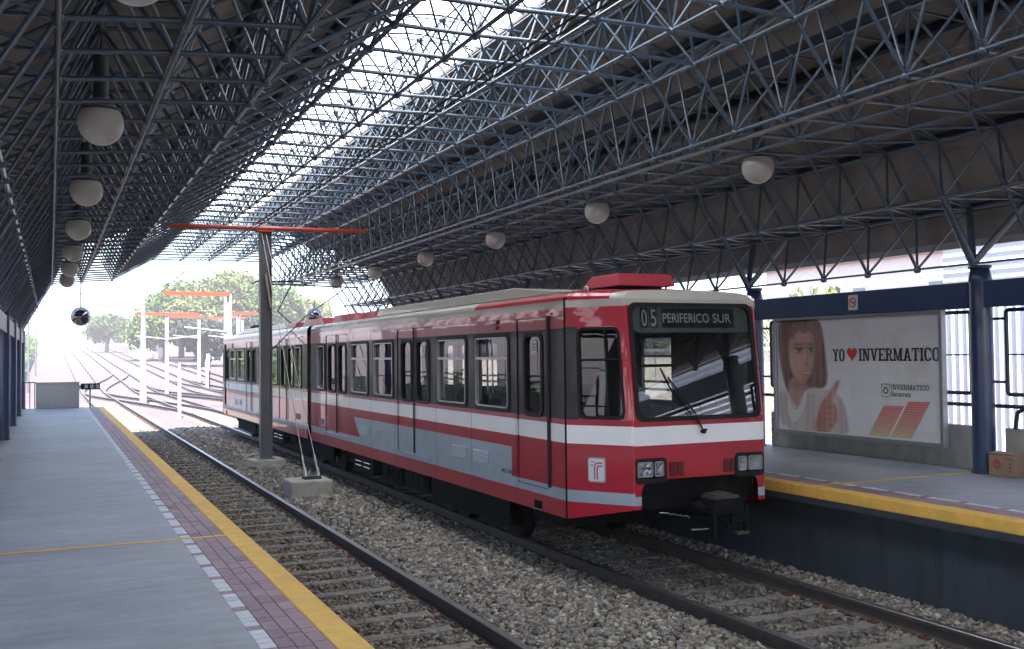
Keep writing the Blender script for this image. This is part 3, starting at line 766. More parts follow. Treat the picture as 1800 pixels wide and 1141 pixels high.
    for a in np.linspace(0, 2 * math.pi, 40, endpoint=False):
        hx = 16 * math.sin(a) ** 3; hy = 13 * math.cos(a) - 5 * math.cos(2 * a) - 2 * math.cos(3 * a) - math.cos(4 * a)
        pts.append((.508 + hx / 34 * .066, .676 + (hy + 2.5) / 29 * .117))
    b = MB(); b.face([P(u, v, .004) for u, v in pts], 'print_red'); b.build('heart', t)
    # slab serif lettering
    def slab(text, u0, u1, v0, v1, mm, name, T=.2, d=.004):
        W = {'I': .42, 'N': .95, 'V': .92, 'E': .8, 'R': .9, 'M': 1.1, 'A': .95, 'T': .85, 'C': .82, 'O': .82, 'Y': .9}
        gap = .05; tot = sum(W[c] for c in text) + gap * (len(text) - 1); b = MB(); x = 0; s = .13
        def q(pts): b.face([P(u0 + (x + p[0]) / tot * (u1 - u0), v0 + p[1] * (v1 - v0), d) for p in pts], mm)
        def r(a, c, e, f): q([(a, c), (e, c), (e, f), (a, f)])
        def ringp(cx, cy, rx, ry, tx, ty, a0, a1, n=18):
            for i in range(n):
                A, B2 = a0 + (a1 - a0) * i / n, a0 + (a1 - a0) * (i + 1) / n
                def e(a, kx, ky): return (cx + kx * math.copysign(abs(math.cos(a)) ** .8, math.cos(a)), cy + ky * math.copysign(abs(math.sin(a)) ** .8, math.sin(a)))
                q([e(A, rx, ry), e(B2, rx, ry), e(B2, rx - tx, ry - ty), e(A, rx - tx, ry - ty)])
        for c in text:
            w_ = W[c]
            if c == 'I': r(w_ / 2 - T / 2, 0, w_ / 2 + T / 2, 1); r(0, 0, w_, s); r(0, 1 - s, w_, 1)
            elif c == 'N':
                r(.1, 0, .1 + T * .8, 1); r(w_ - .1 - T * .7, 0, w_ - .1, 1); q([(.1, 1), (.1 + T * 1.2, 1), (w_ - .1, 0), (w_ - .1 - T * 1.2, 0)])
                r(0, 0, .38, s); r(0, 1 - s, .3, 1); r(w_ - .38, 1 - s, w_, 1)
            elif c in 'VA':
                f = (lambda p: (p[0], 1 - p[1])) if c == 'A' else (lambda p: p)
                q([f(p) for p in ((.08, 1), (.08 + T, 1), (w_ / 2 + T * .5, 0), (w_ / 2 - T * .5, 0))]); q([f(p) for p in ((w_ - .08 - T * .8, 1), (w_ - .08, 1), (w_ / 2 + T * .5, 0), (w_ / 2 - T * .3, 0))])
                for a in (0, w_ - .38): q([f(p) for p in ((a, 1 - s), (a + .38, 1 - s), (a + .38, 1), (a, 1))])
                if c == 'A': r(.25, .25, w_ - .25, .25 + s * .9)
            elif c == 'E':
                r(.1, 0, .1 + T, 1); r(0, 0, w_, s); r(0, 1 - s, w_, 1); r(.1, .44, .58, .56); r(w_ - .1, 0, w_, .3); r(w_ - .1, .7, w_, 1); r(.5, .34, .58, .66)
            elif c == 'T': r(w_ / 2 - T / 2, 0, w_ / 2 + T / 2, 1); r(0, 1 - s, w_, 1); r(0, .66, .1, 1); r(w_ - .1, .66, w_, 1); r(w_ / 2 - .2, 0, w_ / 2 + .2, s)
            elif c == 'M':
                r(.08, 0, .08 + T * .7, 1); r(w_ - .08 - T, 0, w_ - .08, 1); q([(.06, 1), (.06 + T * 1.1, 1), (w_ / 2 + .06, .15), (w_ / 2 - .06, .0)]); q([(w_ - .08 - T, 1), (w_ - .08, 1), (w_ / 2 + .06, 0), (w_ / 2 - .04, .1)])
                r(0, 0, .32, s); r(w_ - .42, 0, w_, s); r(0, 1 - s, .25, 1); r(w_ - .25, 1 - s, w_, 1)
            elif c == 'R':
                r(.1, 0, .1 + T, 1); r(0, 0, .42, s); r(0, 1 - s, .5, 1); ringp(.45, .73, .35, .27, T * .9, .12, -math.pi / 2, math.pi / 2); r(.2, .46, .46, .58)
                q([(.42, .5), (.62, .5), (.86, 0), (.62, 0)]); r(.62, 0, w_ + .02, s)
            elif c == 'O': ringp(w_ / 2, .5, w_ / 2, .52, T * 1.05, .12, 0, 2 * math.pi, 28)
            elif c == 'C': ringp(w_ / 2, .5, w_ / 2, .52, T * 1.05, .12, R_(35), R_(325), 24); r(w_ - .13, .62, w_ - .02, .98); r(w_ - .12, .1, w_ - .03, .3)
            elif c == 'Y':
                q([(.08, 1), (.08 + T, 1), (w_ / 2 + T / 2, .42), (w_ / 2 - T / 2, .42)]); q([(w_ - .08 - T * .8, 1), (w_ - .08, 1), (w_ / 2 + T / 2, .42), (w_ / 2 - T * .2, .42)])
                r(w_ / 2 - T / 2, 0, w_ / 2 + T / 2, .45); r(0, 1 - s, .36, 1); r(w_ - .36, 1 - s, w_, 1); r(w_ / 2 - .2, 0, w_ / 2 + .2, s)
            x += w_ + gap
        b.build(name, t)
    slab('YO', .387, .463, .622, .725, 'print_black', 'lettering', .24)
    slab('INVERMATICO', .549, .994, .625, .727, 'print_black', 'lettering', .24)
    slab('INVERMATICO', .733, .935, .397, .438, 'print_black', 'lettering', .17)
    text_mesh('*', lambda u, v: P(u, v, .001), .938, .946, .42, .437, 'print_black', t)
    text_mesh('Banamex', lambda u, v: P(u, v, .001), .732, .842, .343, .384, 'print_black', t, off=.02)
    b = MB(); c = (.7015, .388)
    o = [P(u, v, .001) for u, v in rrect(.678, .725, .336, .442, .006, 3)]; i = [P(u, v, .001) for u, v in rrect(.6805, .7225, .341, .437, .004, 3)]
    for k in range(len(o)): j = (k + 1) % len(o); b.face([o[k], o[j], i[j], i[k]], 'print_black')
    for k in range(6):
        a = k * math.pi / 3
        def rot(px_, py): return P(c[0] + (px_ * math.cos(a) - py * math.sin(a)), c[1] + 1.85 * (px_ * math.sin(a) + py * math.cos(a)), .001)
        b.face([rot(.006, -.001), rot(.011, -.006), rot(.017, -.001), rot(.014, .006), (rot(.008, .004))], 'print_black')
    b.build('bank_emblem', t)
mat('poster_paper', (.56, .57, .59), .45, var=.06, scale=2, coat=.3, dirt=(.42, .42, .4), dscale=1.5)
mat('print_red', (.5, .035, .03), .45, coat=.3); mat('print_black', (.02, .02, .022), .45, coat=.3)
m = mat('portrait_ink', (.5, .5, .5), .45, coat=.3); n_, l_ = m.node_tree.nodes, m.node_tree.links
at = n_.new('ShaderNodeAttribute'); at.attribute_name = 'ink'; l_.new(at.outputs['Color'], n_['Principled BSDF'].inputs['Base Color'])
m = bpy.data.materials.new('print_bars'); MATS['print_bars'] = m; n_, l_ = nt(m); bs = n_['Principled BSDF']; bs.inputs['Roughness'].default_value = .45
tc = n_.new('ShaderNodeTexCoord'); sx = n_.new('ShaderNodeSeparateXYZ'); l_.new(tc.outputs['Object'], sx.inputs[0])
mr = n_.new('ShaderNodeMapRange'); mr.inputs['From Min'].default_value = .05; mr.inputs['From Max'].default_value = .52; l_.new(sx.outputs['Z'], mr.inputs['Value'])
rp = n_.new('ShaderNodeValToRGB'); rp.color_ramp.elements[0].color = (.45, .36, .2, 1); rp.color_ramp.elements[1].color = (.5, .08, .09, 1); rp.color_ramp.elements.new(.4).color = (.45, .2, .15, 1)
l_.new(mr.outputs['Result'], rp.inputs['Fac'])
wv = n_.new('ShaderNodeTexWave'); wv.bands_direction = 'Z'; wv.inputs['Scale'].default_value = 9; l_.new(tc.outputs['Object'], wv.inputs['Vector'])
mm = n_.new('ShaderNodeMix'); mm.data_type = 'RGBA'; mt = n_.new('ShaderNodeMath'); mt.operation = 'MULTIPLY'; mt.inputs[1].default_value = .4; l_.new(wv.outputs['Fac'], mt.inputs[0]); l_.new(mt.outputs[0], mm.inputs['Factor'])
l_.new(rp.outputs['Color'], mm.inputs['A']); mm.inputs['B'].default_value = (.5, .45, .42, 1); l_.new(mm.outputs['Result'], bs.inputs['Base Color'])
poster()

# no smoking sign on the beam
t = thing('no_smoking_sign', 'small white no smoking sign on the blue beam above the poster', 'sign', (10.68, 11.12, 2.16))
b = MB(); b.box((10.672, 11.03, 2.165), (10.684, 11.21, 2.385), 'sign_white'); b.build('sign_plate', t)
b = MB(); c = (11.12, 2.275)
def circ(r): return [(10.670, c[0] + r * math.cos(a), c[1] + r * math.sin(a)) for a in np.linspace(0, 2 * math.pi, 24, endpoint=False)]
o, i = circ(.074), circ(.056)
for k in range(24): j = (k + 1) % 24; b.face([o[k], o[j], i[j], i[k]], 'sign_red')
b.face([(10.669, c[0] + .05, c[1] + .035), (10.669, c[0] + .038, c[1] + .047), (10.669, c[0] - .05, c[1] - .035), (10.669, c[0] - .038, c[1] - .047)], 'sign_red'); b.build('red_ring', t)
b = MB(); b.box((10.6705, c[0] - .045, c[1] - .01), (10.6715, c[0] + .03, c[1] + .008), 'sign_black'); b.path([(10.671, c[0] - .035, c[1] + .015), (10.671, c[0] - .025, c[1] + .028), (10.671, c[0] - .035, c[1] + .04)], .003, 'sign_black'); b.build('cigarette', t)

# cardboard carton
t = thing('cardboard_box', 'brown cardboard carton with a round red print on the platform by the blue column', 'box', (10.75, 8.63, 0))
b = MB(); b.box((10.62, 8.44, .003), (10.93, 8.81, .28), 'cardboard'); b.build('carton', t, bevel=.006)
b = MB(); b.hexa([(10.6, 8.44, .281), (10.78, 8.44, .281), (10.78, 8.82, .281), (10.6, 8.82, .281), (10.6, 8.44, .285), (10.78, 8.43, .298), (10.78, 8.82, .293), (10.6, 8.82, .285)], 'cardboard'); b.build('flap', t)
def circ2(r, x, y, z, n=20): return [(x, y + r * math.cos(a), z + r * math.sin(a)) for a in np.linspace(0, 2 * math.pi, n, endpoint=False)]
b = MB(); b.face(circ2(.06, 10.617, 8.69, .15), 'cardboard_print'); b.build('round_print', t)
b = MB()
for yy, zz, hh in ((8.675, .15, .03), (8.70, .145, .02)): b.box((10.6145, yy, zz - hh), (10.616, yy + .012, zz + hh), 'cardboard')
for q in range(5): b.box((10.617, 8.47 + q * .022, .21), (10.6185, 8.486 + q * .022, .235), 'cardboard_print')
for q in range(3): b.box((10.617, 8.485, .06 + q * .045), (10.6185, 8.51, .085 + q * .045), 'cardboard_ink')
b.build('printed_marks', t)

# ------------------------------------------------------------------ pendant lamps
def lamp(x, y, z, label, group, proto):
    if proto: return copy_tree(proto, (x, y, z), label)
    t = thing('pendant_lamp', label, 'lamp', (x, y, z), group)
    r = .225; b = MB()
    pr = [(r * math.sin(a), -r * math.cos(a)) for a in np.linspace(0, R_(128), 18)]
    b.lathe((x, y, z), pr, 'globe_glass', 32); b.build('globe', t)
    b = MB(); q = pr[-1]
    b.lathe((x, y, z), [(q[0] + .006, q[1] - .012), (q[0] + .02, q[1] - .005), (q[0] + .02, q[1] + .012), (.0, q[1] + .012)], 'fixture_dark', 32, False); b.build('collar', t)
    b = MB(); b.lathe((x, y, z), [(q[0] + .0, q[1] + .013), (.1, q[1] + .11), (0, q[1] + .11)], 'fixture_beige', 24, False); b.build('gear_cover', t)
    b = MB(); b.lathe((x, y, z), [(.075, q[1] + .111), (.075, q[1] + .55), (0, q[1] + .55)], 'fixture_dark', 16, False); b.tube((x, y, z + q[1] + .55), (x, y, z + 1.0), .012, 'fixture_dark', 8); b.build('stem', t)
    return t
pL = pR = None
for j in range(-3, 6):
    y = 11.05 + 4.5 * j
    w1 = ordn[j + 3].replace('nearest', 'first')
    labL = 'opal globe lamp over the left platform, %s from the far end' % ordn[5 - j].replace('nearest', 'first') if j > -2 else 'opal globe lamp over the left platform behind the viewpoint, %s' % w1
    o = lamp(.47, y, 4.0, labL, 'globe lamps over the left platform', pL); pL = pL or o
    labR = 'opal globe lamp over the right platform, %s from the far end' % ordn[5 - j].replace('nearest', 'first') if j > -2 else 'opal globe lamp over the right platform behind the viewpoint, %s' % w1
    o = lamp(8.93, y, 4.13, labR, 'globe lamps over the right platform', pR); pR = pR or o

# hanging mirror balls at the far end
for x, y, z, lab in ((.9, 35.1, 2.95, 'shiny dark mirror ball hanging from the far end of the left roof edge'), (8.85, 36.4, 3.06, 'shiny dark mirror ball hanging above the joint of the train roof')):
    t = thing('mirror_ball', lab, 'mirror ball', (x, y, z), 'mirror balls at the end of the canopy')
    b = MB(); b.lathe((x, y, z), [(.31 * math.sin(a), -.31 * math.cos(a)) for a in np.linspace(0, math.pi, 20)], 'mirror_dark', 32); b.build('ball', t)
    b = MB(); b.lathe((x, y, z), [(.314, -.012), (.318, 0), (.314, .012)], 'mirror_rim', 32); b.build('rim', t)
    b = MB(); b.tube((x, y, z + .3), (x, y, 4.3), .018, 'fixture_dark', 8); b.build('rod', t)

# ------------------------------------------------------------------ catenary pole between the tracks
t = thing('catenary_mast', 'grey steel catenary mast with red crossarm standing between the two tracks', 'mast', (4.62, 24.0, -1.0))
x, y = 4.66, 24.0
b = MB()
for s in (-1, 1): b.box((x + s * .125 - .012, y - .11, -.82), (x + s * .125 + .012, y + .11, 4.56), 'pole_grey')
b.box((x - .113, y - .006, -.82), (x + .113, y + .006, 4.56), 'pole_grey'); b.box((x - .2, y - .16, -.84), (x + .2, y + .16, -.82), 'pole_grey')
b.build('post', t)
b = MB(); b.tube((2.3, y - .13, 4.6), (7.1, y - .13, 4.66), .05, 'arm_red', 10, cap=True); b.box((x - .17, y - .17, 4.55), (x + .17, y + .12, 4.59), 'arm_red'); b.tube((4.5, y - .13, 4.62), (4.5, y - .13, 4.8), .02, 'arm_red', 8, cap=True); b.box((4.45, y - .15, 4.76), (4.55, y - .11, 4.8), 'arm_red'); b.build('crossarm', t)
b = MB(); b.path([(x + .1, y - .13, 3.3), (6.1, y - .13, 3.28), (6.9, y - .13, 3.26)], .018, 'fixture_dark', 8)
b.path([(x + .13, y - .13, 1.75), (5.6, y - .13, 2.55), (6.6, y - .13, 3.25)], .014, 'fixture_dark', 8)
for q in (.3, .36): b.lathe((x + q + .5, y - .13, 3.26), [(0, .03), (.04, .02), (.04, 0), (0, -.01)], 'ochre_ceramic', 10)
b.build('cantilever', t)
b = MB(); b.tube((x - .03, y - .14, 3.55), (x + .1, y - .14, 2.75), .03, 'ochre_ceramic', 8, cap=True); b.build('insulator', t)
b = MB(); P = [(x - .42, y - .42), (x + .42, y - .42), (x + .42, y + .42), (x - .42, y + .42)]
b.hexa([(p, q, -1.1) for p, q in P] + [(x + (p - x) * .93, y + (q - y) * .93, -.84) for p, q in P], 'concrete_block'); b.build('footing', t, bevel=.02)
# stay block
t = thing('stay_anchor', 'pale concrete anchor block with two steel stays beside the train', 'anchor', (4.4, 18.6, -1.09))
b = MB(); b.box((4.0, 18.25, -1.1), (4.78, 19.0, -.72), 'concrete_block'); b.build('block', t, bevel=.03)
b = MB(); b.box((4.3, 18.5, -.72), (4.62, 18.72, -.66), 'fixture_dark')
for q in (4.34, 4.58): b.hexa([(q - .02, 18.54, -.66), (q + .02, 18.54, -.66), (q + .02, 18.68, -.66), (q - .02, 18.68, -.66), (q - .012, 18.62, -.52), (q + .012, 18.62, -.52), (q + .012, 18.68, -.52), (q - .012, 18.68, -.52)], 'galvanised')
b.build('bracket', t)
for q in (4.34, 4.58):
    b = MB(); a = Vector((q, 18.64, -.56)); e = Vector((4.6 + (q - 4.46) * .4, 23.85, 4.5)); k = a.lerp(e, .05)
    b.tube(a, k, .022, 'galvanised', 8, cap=True); b.tube(k, e, .009, 'galvanised', 6); b.build('stay_rod', t)
# overhead wires
def wire(name, pts, r, label):
    b = MB(); b.path(pts, r, 'cable', 5); return tag(b.build(name), label, 'wire', 'overhead wires')
def sagged(x, z0, y0, y1, sag, n=6):
    return [(x, y0 + (y1 - y0) * i / n, z0 - sag * 4 * (i / n) * (1 - i / n)) for i in range(n + 1)]
wire('contact_wire', sagged(2.92, 3.62, -12, 24, .03, 2) + sagged(2.92, 3.62, 24, 54, .02, 2)[1:] + [(3.6, 77, 3.7)], .008, 'black contact wire above the left track')
wire('catenary_wire', sagged(2.96, 3.72, -12, 24, .05) + sagged(2.96, 3.72, 24, 54, .3)[1:] + [(3.65, 77, 4.1)], .008, 'black carrier wire just above the contact wire of the left track')
wire('contact_wire', [(6.57, -12, 3.98), (6.57, 24, 3.98), (6.6, 54, 3.9), (6.8, 77, 3.9)], .004, 'black contact wire above the track of the red train')
wire('feeder_wire', [(4.5, -12, 4.86), (4.5, 24, 4.8), (5.0, 54, 4.7), (5.8, 77, 4.75)], .008, 'black feeder wire carried on top of the red crossarm')

wire('span_wire', [(-1.5, 84, 6.6), (1.5, 62, 5.3), (12, 92, 5.6)], .012, 'thin span wire crossing high over the sunlit yard')
wire('contact_wire', [(10.6, 46, 4.2), (10.6, 77, 3.9), (10.6, 140, 5.4)], .012, 'contact wire above the sunlit yard track')
# ------------------------------------------------------------------ yard masts beyond the station
def mast(x, y, h, arms, label, w_=.24):
    z0 = gz(x, y)
    t = thing('catenary_mast', label, 'mast', (x, y, z0), 'catenary masts in the sunlit yard')
    b = MB(); b.box((x - w_ / 2, y - w_ / 2, z0), (x - w_ / 6, y + w_ / 2, z0 + h), 'pole_white'); b.box((x + w_ / 6, y - w_ / 2, z0), (x + w_ / 2, y + w_ / 2, z0 + h), 'pole_white'); b.box((x - w_ / 6, y - .03, z0), (x + w_ / 6, y + .03, z0 + h), 'pole_white'); b.build('post', t)
    for a, c, dz in arms:
        b = MB(); b.box((x + a, y - .2, z0 + h + dz - .1), (x + c, y - .02, z0 + h + dz + .1), 'arm_red'); b.build('crossarm', t)
    for s in ((-1, 1) if arms and arms[0][0] < -.5 and arms[0][1] > .5 else (-1,)):
        b = MB(); b.tube((x, y - .2, z0 + h - 2.0), (x + s * 2.2, y - .2, z0 + h - 1.75), .05, 'pole_white', 6); b.build('bracket', t)
mast(7.77, 77, 6.05, [(-2.2, 2.25, -.15)], 'white lattice mast with red crossarm, standing in the middle of the yard tracks')
mast(12.0, 92, 6.0, [(-2.6, .4, -.1)], 'slender white mast with short red arm in front of the trees')
mast(8.5, 54, 6.0, [(-3.2, .1, 0)], 'tall wide white mast with red arm just left of the train rear', .36)
mast(12.9, 77, 6.05, [(-.8, 2.2, -.05)], 'white mast with orange-red arm seen over the train tail')
mast(18.0, 105, 6.0, [(-3.5, .3, -.1)], 'far white mast with red arm behind the train tail')
t = thing('concrete_pole', 'tall tapering pale concrete pole at the left edge of the big trees', 'pole', (4.95, 62, -1.1))
b = MB(); b.tube((4.95, 62, -1.1), (4.95, 62, 5.6), .21, 'pole_white', 10, .1, cap=True); b.build('shaft', t)
b = MB(); b.tube((1.5, 62, 5.3), (5.0, 62, 5.35), .03, 'arm_red', 6, cap=True); b.build('arm', t)
t = thing('track_marker', 'short white marker post between the tracks beyond the left platform', 'post', (5.17, 46, -1.09))
b = MB(); b.box((5.1, 45.95, -1.1), (5.24, 46.05, 1.0), 'pole_white'); b.build('post', t)
b = MB(); b.box((5.12, 45.96, 1.0), (5.22, 46.04, 1.35), 'pole_white'); b.build('cap', t)
for k, (x, y, h) in enumerate(((-2.2, 66, 9), (-1.5, 84, 9), (-1.3, 110, 10))):
    t = thing('utility_pole', 'thin grey utility pole left of the tracks, %s of three' % ('nearest', 'middle', 'farthest')[k], 'pole', (x, y, gz(x, y)), 'thin poles left of the tracks')
    b = MB(); b.tube((x, y, gz(x, y)), (x, y, gz(x, y) + h), .09, 'pole_grey', 8, .05, cap=True); b.build('pole', t)
    b = MB(); b.box((x - .5, y - .04, gz(x, y) + h - .5), (x + .5, y + .04, gz(x, y) + h - .4), 'pole_grey'); b.build('crossarm', t)

# ------------------------------------------------------------------ trees
def leaves(name, blobs, n, size, m, parent):
    """leaf clumps: many small two-triangle leaves spread through lumpy volumes"""
    V = []
    wts = np.array([bl[3] ** 2 for bl in blobs]); wts /= wts.sum()
    for (cx, cy, cz, r), k in zip(blobs, (wts * n).astype(int)):
        d = RN.normal(size=(k, 3)); d /= np.linalg.norm(d, axis=1)[:, None]
        rr = r * RN.uniform(.25, 1.0, k) ** .5 * (1 + .28 * np.sin(d[:, 0] * 7 + cx) * np.cos(d[:, 2] * 6 + cy))
        c = d * rr[:, None] * np.array([1, 1, .82]) + np.array([cx, cy, cz])
        a = RN.normal(size=(k, 3)); a /= np.linalg.norm(a, axis=1)[:, None]; e = RN.normal(size=(k, 3)); e -= a * (a * e).sum(1)[:, None]; e /= np.linalg.norm(e, axis=1)[:, None]
        s = size * RN.uniform(.5, 1.3, k)[:, None]
        V.append(np.stack([c - a * s, c - e * s * .5, c + a * s, c + e * s * .5], 1))
    V = np.concatenate(V); k = len(V); off = np.array(ORG[parent.name][:])
    me = bpy.data.meshes.new(name); me.vertices.add(4 * k); me.vertices.foreach_set('co', (V - off).reshape(-1))
    me.loops.add(4 * k); me.loops.foreach_set('vertex_index', np.arange(4 * k, dtype=np.int32)); me.polygons.add(k)
    me.polygons.foreach_set('loop_start', np.arange(0, 4 * k, 4, dtype=np.int32)); me.polygons.foreach_set('loop_total', np.full(k, 4, np.int32))
    me.update(calc_edges=True); me.materials.append(MATS[m]); o = bpy.data.objects.new(name, me); register(o, parent); return o
def tree(x, y, h, rad, m, label, n=4200, leaf=.32, z=None, group='trees beyond the yard'):
    n = int(n * 2.2)
    z0 = gz(x, y) if z is None else z
    t = thing('tree', label, 'tree', (x, y, z0), group)
    b = MB(); top = h * .45; b.tube((x, y, z0 - .1), (x + .1, y, z0 + top), rad * .09, 'bark', 8, rad * .05)
    bl = []
    for k in range(9):
        a = k * 2.4; d = rad * random.uniform(.25, .68); zz = z0 + h * random.uniform(.38, .82); r = rad * random.uniform(.33, .55)
        c = (x + d * math.cos(a), y + d * math.sin(a), zz); bl.append((*c, r))
        b.tube((x + .1, y, z0 + top * random.uniform(.6, 1)), c, rad * .035, 'bark', 6, rad * .01)
    bl.append((x, y, z0 + h * .72, rad * .6)); bl.append((x + .1 * rad, y, z0 + h * .88, rad * .35))
    b.build('trunk', t); leaves('crown', bl, n, leaf, m, t)
tree(15, 150, 9.5, 5.5, 'leaf_green', 'rounded green tree at the left end of the big tree group', 5200, .36)
tree(19.5, 146, 9.0, 5, 'leaf_olive', 'mid-height olive tree second from the left in the big group', 4600, .34)
tree(23, 150, 13.0, 6.5, 'leaf_olive', 'tallest yellow-green tree in the middle of the big group', 6500, .36)
tree(28, 148, 11.5, 6, 'leaf_green', 'broad green tree at the right of the big group behind the masts', 5200, .36)
tree(18.5, 162, 12.0, 5.5, 'leaf_green', 'tall green tree standing at the back of the big group, left of its middle', 4200, .4)
tree(27, 160, 13.5, 6.5, 'leaf_olive', 'tall pale tree standing at the back of the big group, right of its middle', 4200, .4)
tree(34, 152, 9, 6, 'leaf_olive', 'olive tree far right of the big group behind the train', 4200, .36)
tree(9.6, 200, 7.0, 4.3, 'leaf_green', 'small lone tree left of the big tree group', 2600, .36)
tree(17, 128, 5.6, 4.2, 'leaf_dark', 'dark low bushy tree in front of the big tree group, left', 3000, .3)
tree(23, 126, 6, 4.5, 'leaf_dark', 'dark low bushy tree in front of the big tree group, right', 3000, .3)
for k, (x, y, h, r, m) in enumerate(((27, 24, 4.6, 2.6, 'leaf_green'), (29, 32, 5, 3, 'leaf_olive'), (28, 41, 4.6, 3, 'leaf_green'), (30, 51, 5.6, 3.4, 'leaf_green'), (33, 64, 6, 4, 'leaf_olive'), (26.5, 17.5, 3.6, 2.2, 'leaf_green'))):
    tree(x, y, h, r, m, 'garden tree behind the beige wall right of the station, %s nearest' % ordn[k].replace('nearest', 'first'), 2200, .2, group='trees right of the station')
# hedge on the left
t = thing('hedge', 'long clipped green hedge along the left side of the yard', 'hedge', (-4.5, 60, -1.1))
leaves('foliage', [(-4.3 - .0 * k, 66 + 4 * k, gz(0, 66 + 4 * k) + 1.6, 2.2) for k in range(36)], 24000, .2, 'leaf_green', t)
t = thing('yard_fence', 'low teal green sheet fence in front of the hedge', 'fence', (-2.2, 60, -1.1))
b = MB()
for k in range(6, 40):
    ya, yb = 41 + 4 * k, 45 + 4 * k; b.hexa([(-2.2, ya, gz(0, ya)), (-2.15, ya, gz(0, ya)), (-2.15, yb, gz(0, yb)), (-2.2, yb, gz(0, yb)), (-2.2, ya, gz(0, ya) + 1.5), (-2.15, ya, gz(0, ya) + 1.5), (-2.15, yb, gz(0, yb) + 1.5), (-2.2, yb, gz(0, yb) + 1.5)], 'teal_fence')
b.build('panel', t)
for k in range(8, 40, 4):
    b = MB(); b.tube((-2.1, 41 + 4 * k, gz(0, 41 + 4 * k)), (-2.1, 41 + 4 * k, gz(0, 41 + 4 * k) + 1.65), .04, 'teal_fence', 6, cap=True); b.build('fence_post', t)

t = thing('hedge', 'low dark unseen hedge added behind the left platform to dim reflections on the train', 'hedge', (-4.6, 12, -1.1))
leaves('foliage', [(-5.0 + .3 * math.sin(k), -14 + 1.7 * k, -.5, 1.5) for k in range(33)], 20000, .16, 'leaf_dark', t)  # unseen hedge, added to dim the bright ground mirrored in the train side
# ------------------------------------------------------------------ far buildings and walls
def wall_thing(x0, y0, x1, y1, h, m, label, cap='plaster_white'):
    d = Vector((x1 - x0, y1 - y0, 0)).normalized(); n_ = Vector((-d.y, d.x, 0)) * .12
    t = thing('yard_wall', label, 'wall', (x0, y0, gz(x0, y0)))
    a, c = Vector((x0, y0, gz(x0, y0) - .3)), Vector((x1, y1, gz(x1, y1) - .3))
    up = Vector((0, 0, h + .3)); b = MB(); b.hexa([a - n_, c - n_, c + n_, a + n_, a - n_ + up, c - n_ + up, c + n_ + up, a + n_ + up], m); b.build('wall', t)
    b = MB(); n2 = n_ * 1.4; u2 = up + Vector((0, 0, .12)); b.hexa([a - n2 + up, c - n2 + up, c + n2 + up, a + n2 + up, a - n2 + u2, c - n2 + u2, c + n2 + u2, a + n2 + u2], cap); b.build('coping', t)
wall_thing(11.6, 84, 19.5, 140, 1.5, 'grey_wall', 'long blue-grey yard wall in front of the big trees')
wall_thing(19.6, 140, 40, 150, 1.8, 'grey_wall', 'far blue-grey wall at the foot of the big trees')
wall_thing(14.0, 62, 21.5, 66, 1.2, 'plaster_white', 'low whitewashed wall across the yard behind the train tail')
def house(x, y, w_, d, h, m, label, roofm='roof_tile_red', cols=3, rows=1):
    z0 = gz(x, y) if y > 60 else -1.09
    t = thing('building', label, 'building', (x, y, z0))
    b = MB(); b.box((x, y, z0 - .5), (x + w_, y + d, z0 + h), m); b.build('wall', t)
    b = MB(); b.prism([(x - .3, y - .3, z0 + h), (x + w_ + .3, y - .3, z0 + h), (x + w_ / 2, y - .3, z0 + h + w_ * .16)], (0, d + .6, 0), roofm); b.build('roof', t)
    for r in range(rows):
        for k in range(cols):
            xx = x + w_ * (k + .5) / cols; zz = z0 + (r + .35) * h / rows
            b = MB(); b.box((xx - .5, y - .06, zz), (xx + .5, y - .005, zz + 1.1), 'plaster_white'); wf = b.build('window', t)
            b = MB(); b.box((xx - .4, y - .075, zz + .1), (xx + .4, y - .062, zz + 1.0), 'dark_window'); b.build('pane', wf)
            yy = y + d * (k + .5) / cols
            b = MB(); b.box((x - .06, yy - .5, zz), (x - .005, yy + .5, zz + 1.1), 'plaster_white'); wf = b.build('window', t)
            b = MB(); b.box((x - .075, yy - .4, zz + .1), (x - .062, yy + .4, zz + 1.0), 'dark_window'); b.build('pane', wf)
house(11.6, 165, 5, 8, 4.2, 'plaster_white', 'small white building between the lone tree and the big trees')
house(36, 30, 12, 14, 7, 'plaster_pink', 'pink two-storey house behind the trees right of the station', rows=2)
house(40, 8, 10, 12, 6, 'plaster_white', 'white two-storey house right of the pink one', rows=2)
house(30, 80, 12, 10, 6, 'plaster_pink', 'pale pink house far behind the train tail', rows=2)
# corrugated shed at right
t = thing('corrugated_shed', 'white corrugated metal shed behind the right platform', 'shed', (16, 3, -.6))
b = MB(); ya = -14
while ya < 14.2:
    b.face([(16, ya, -1.2), (15.93, ya + .09, -1.2), (15.93, ya + .09, 2.5), (16, ya, 2.5)], 'corrugated_white', False)
    b.face([(15.93, ya + .09, -1.2), (16, ya + .18, -1.2), (16, ya + .18, 2.5), (15.93, ya + .09, 2.5)], 'corrugated_white', False); ya += .18
b.build('lower_cladding', t)
b = MB(); z = 2.5
while z < 5.2:
    b.face([(16, -14, z), (16, 14.2, z), (15.97, 14.2, z + .08), (15.97, -14, z + .08)], 'corrugated_white'); b.face([(15.97, -14, z + .08), (15.97, 14.2, z + .08), (16, 14.2, z + .16), (16, -14, z + .16)], 'corrugated_white'); z += .16
b.build('upper_cladding', t)
b = MB(); b.box((16.02, -14, -1.2), (24, 14.15, 5.1), 'corrugated_white'); b.build('body', t)
b = MB(); b.box((15.8, -14.2, 5.26), (24.2, 14.4, 5.4), 'alu'); b.build('roof', t)
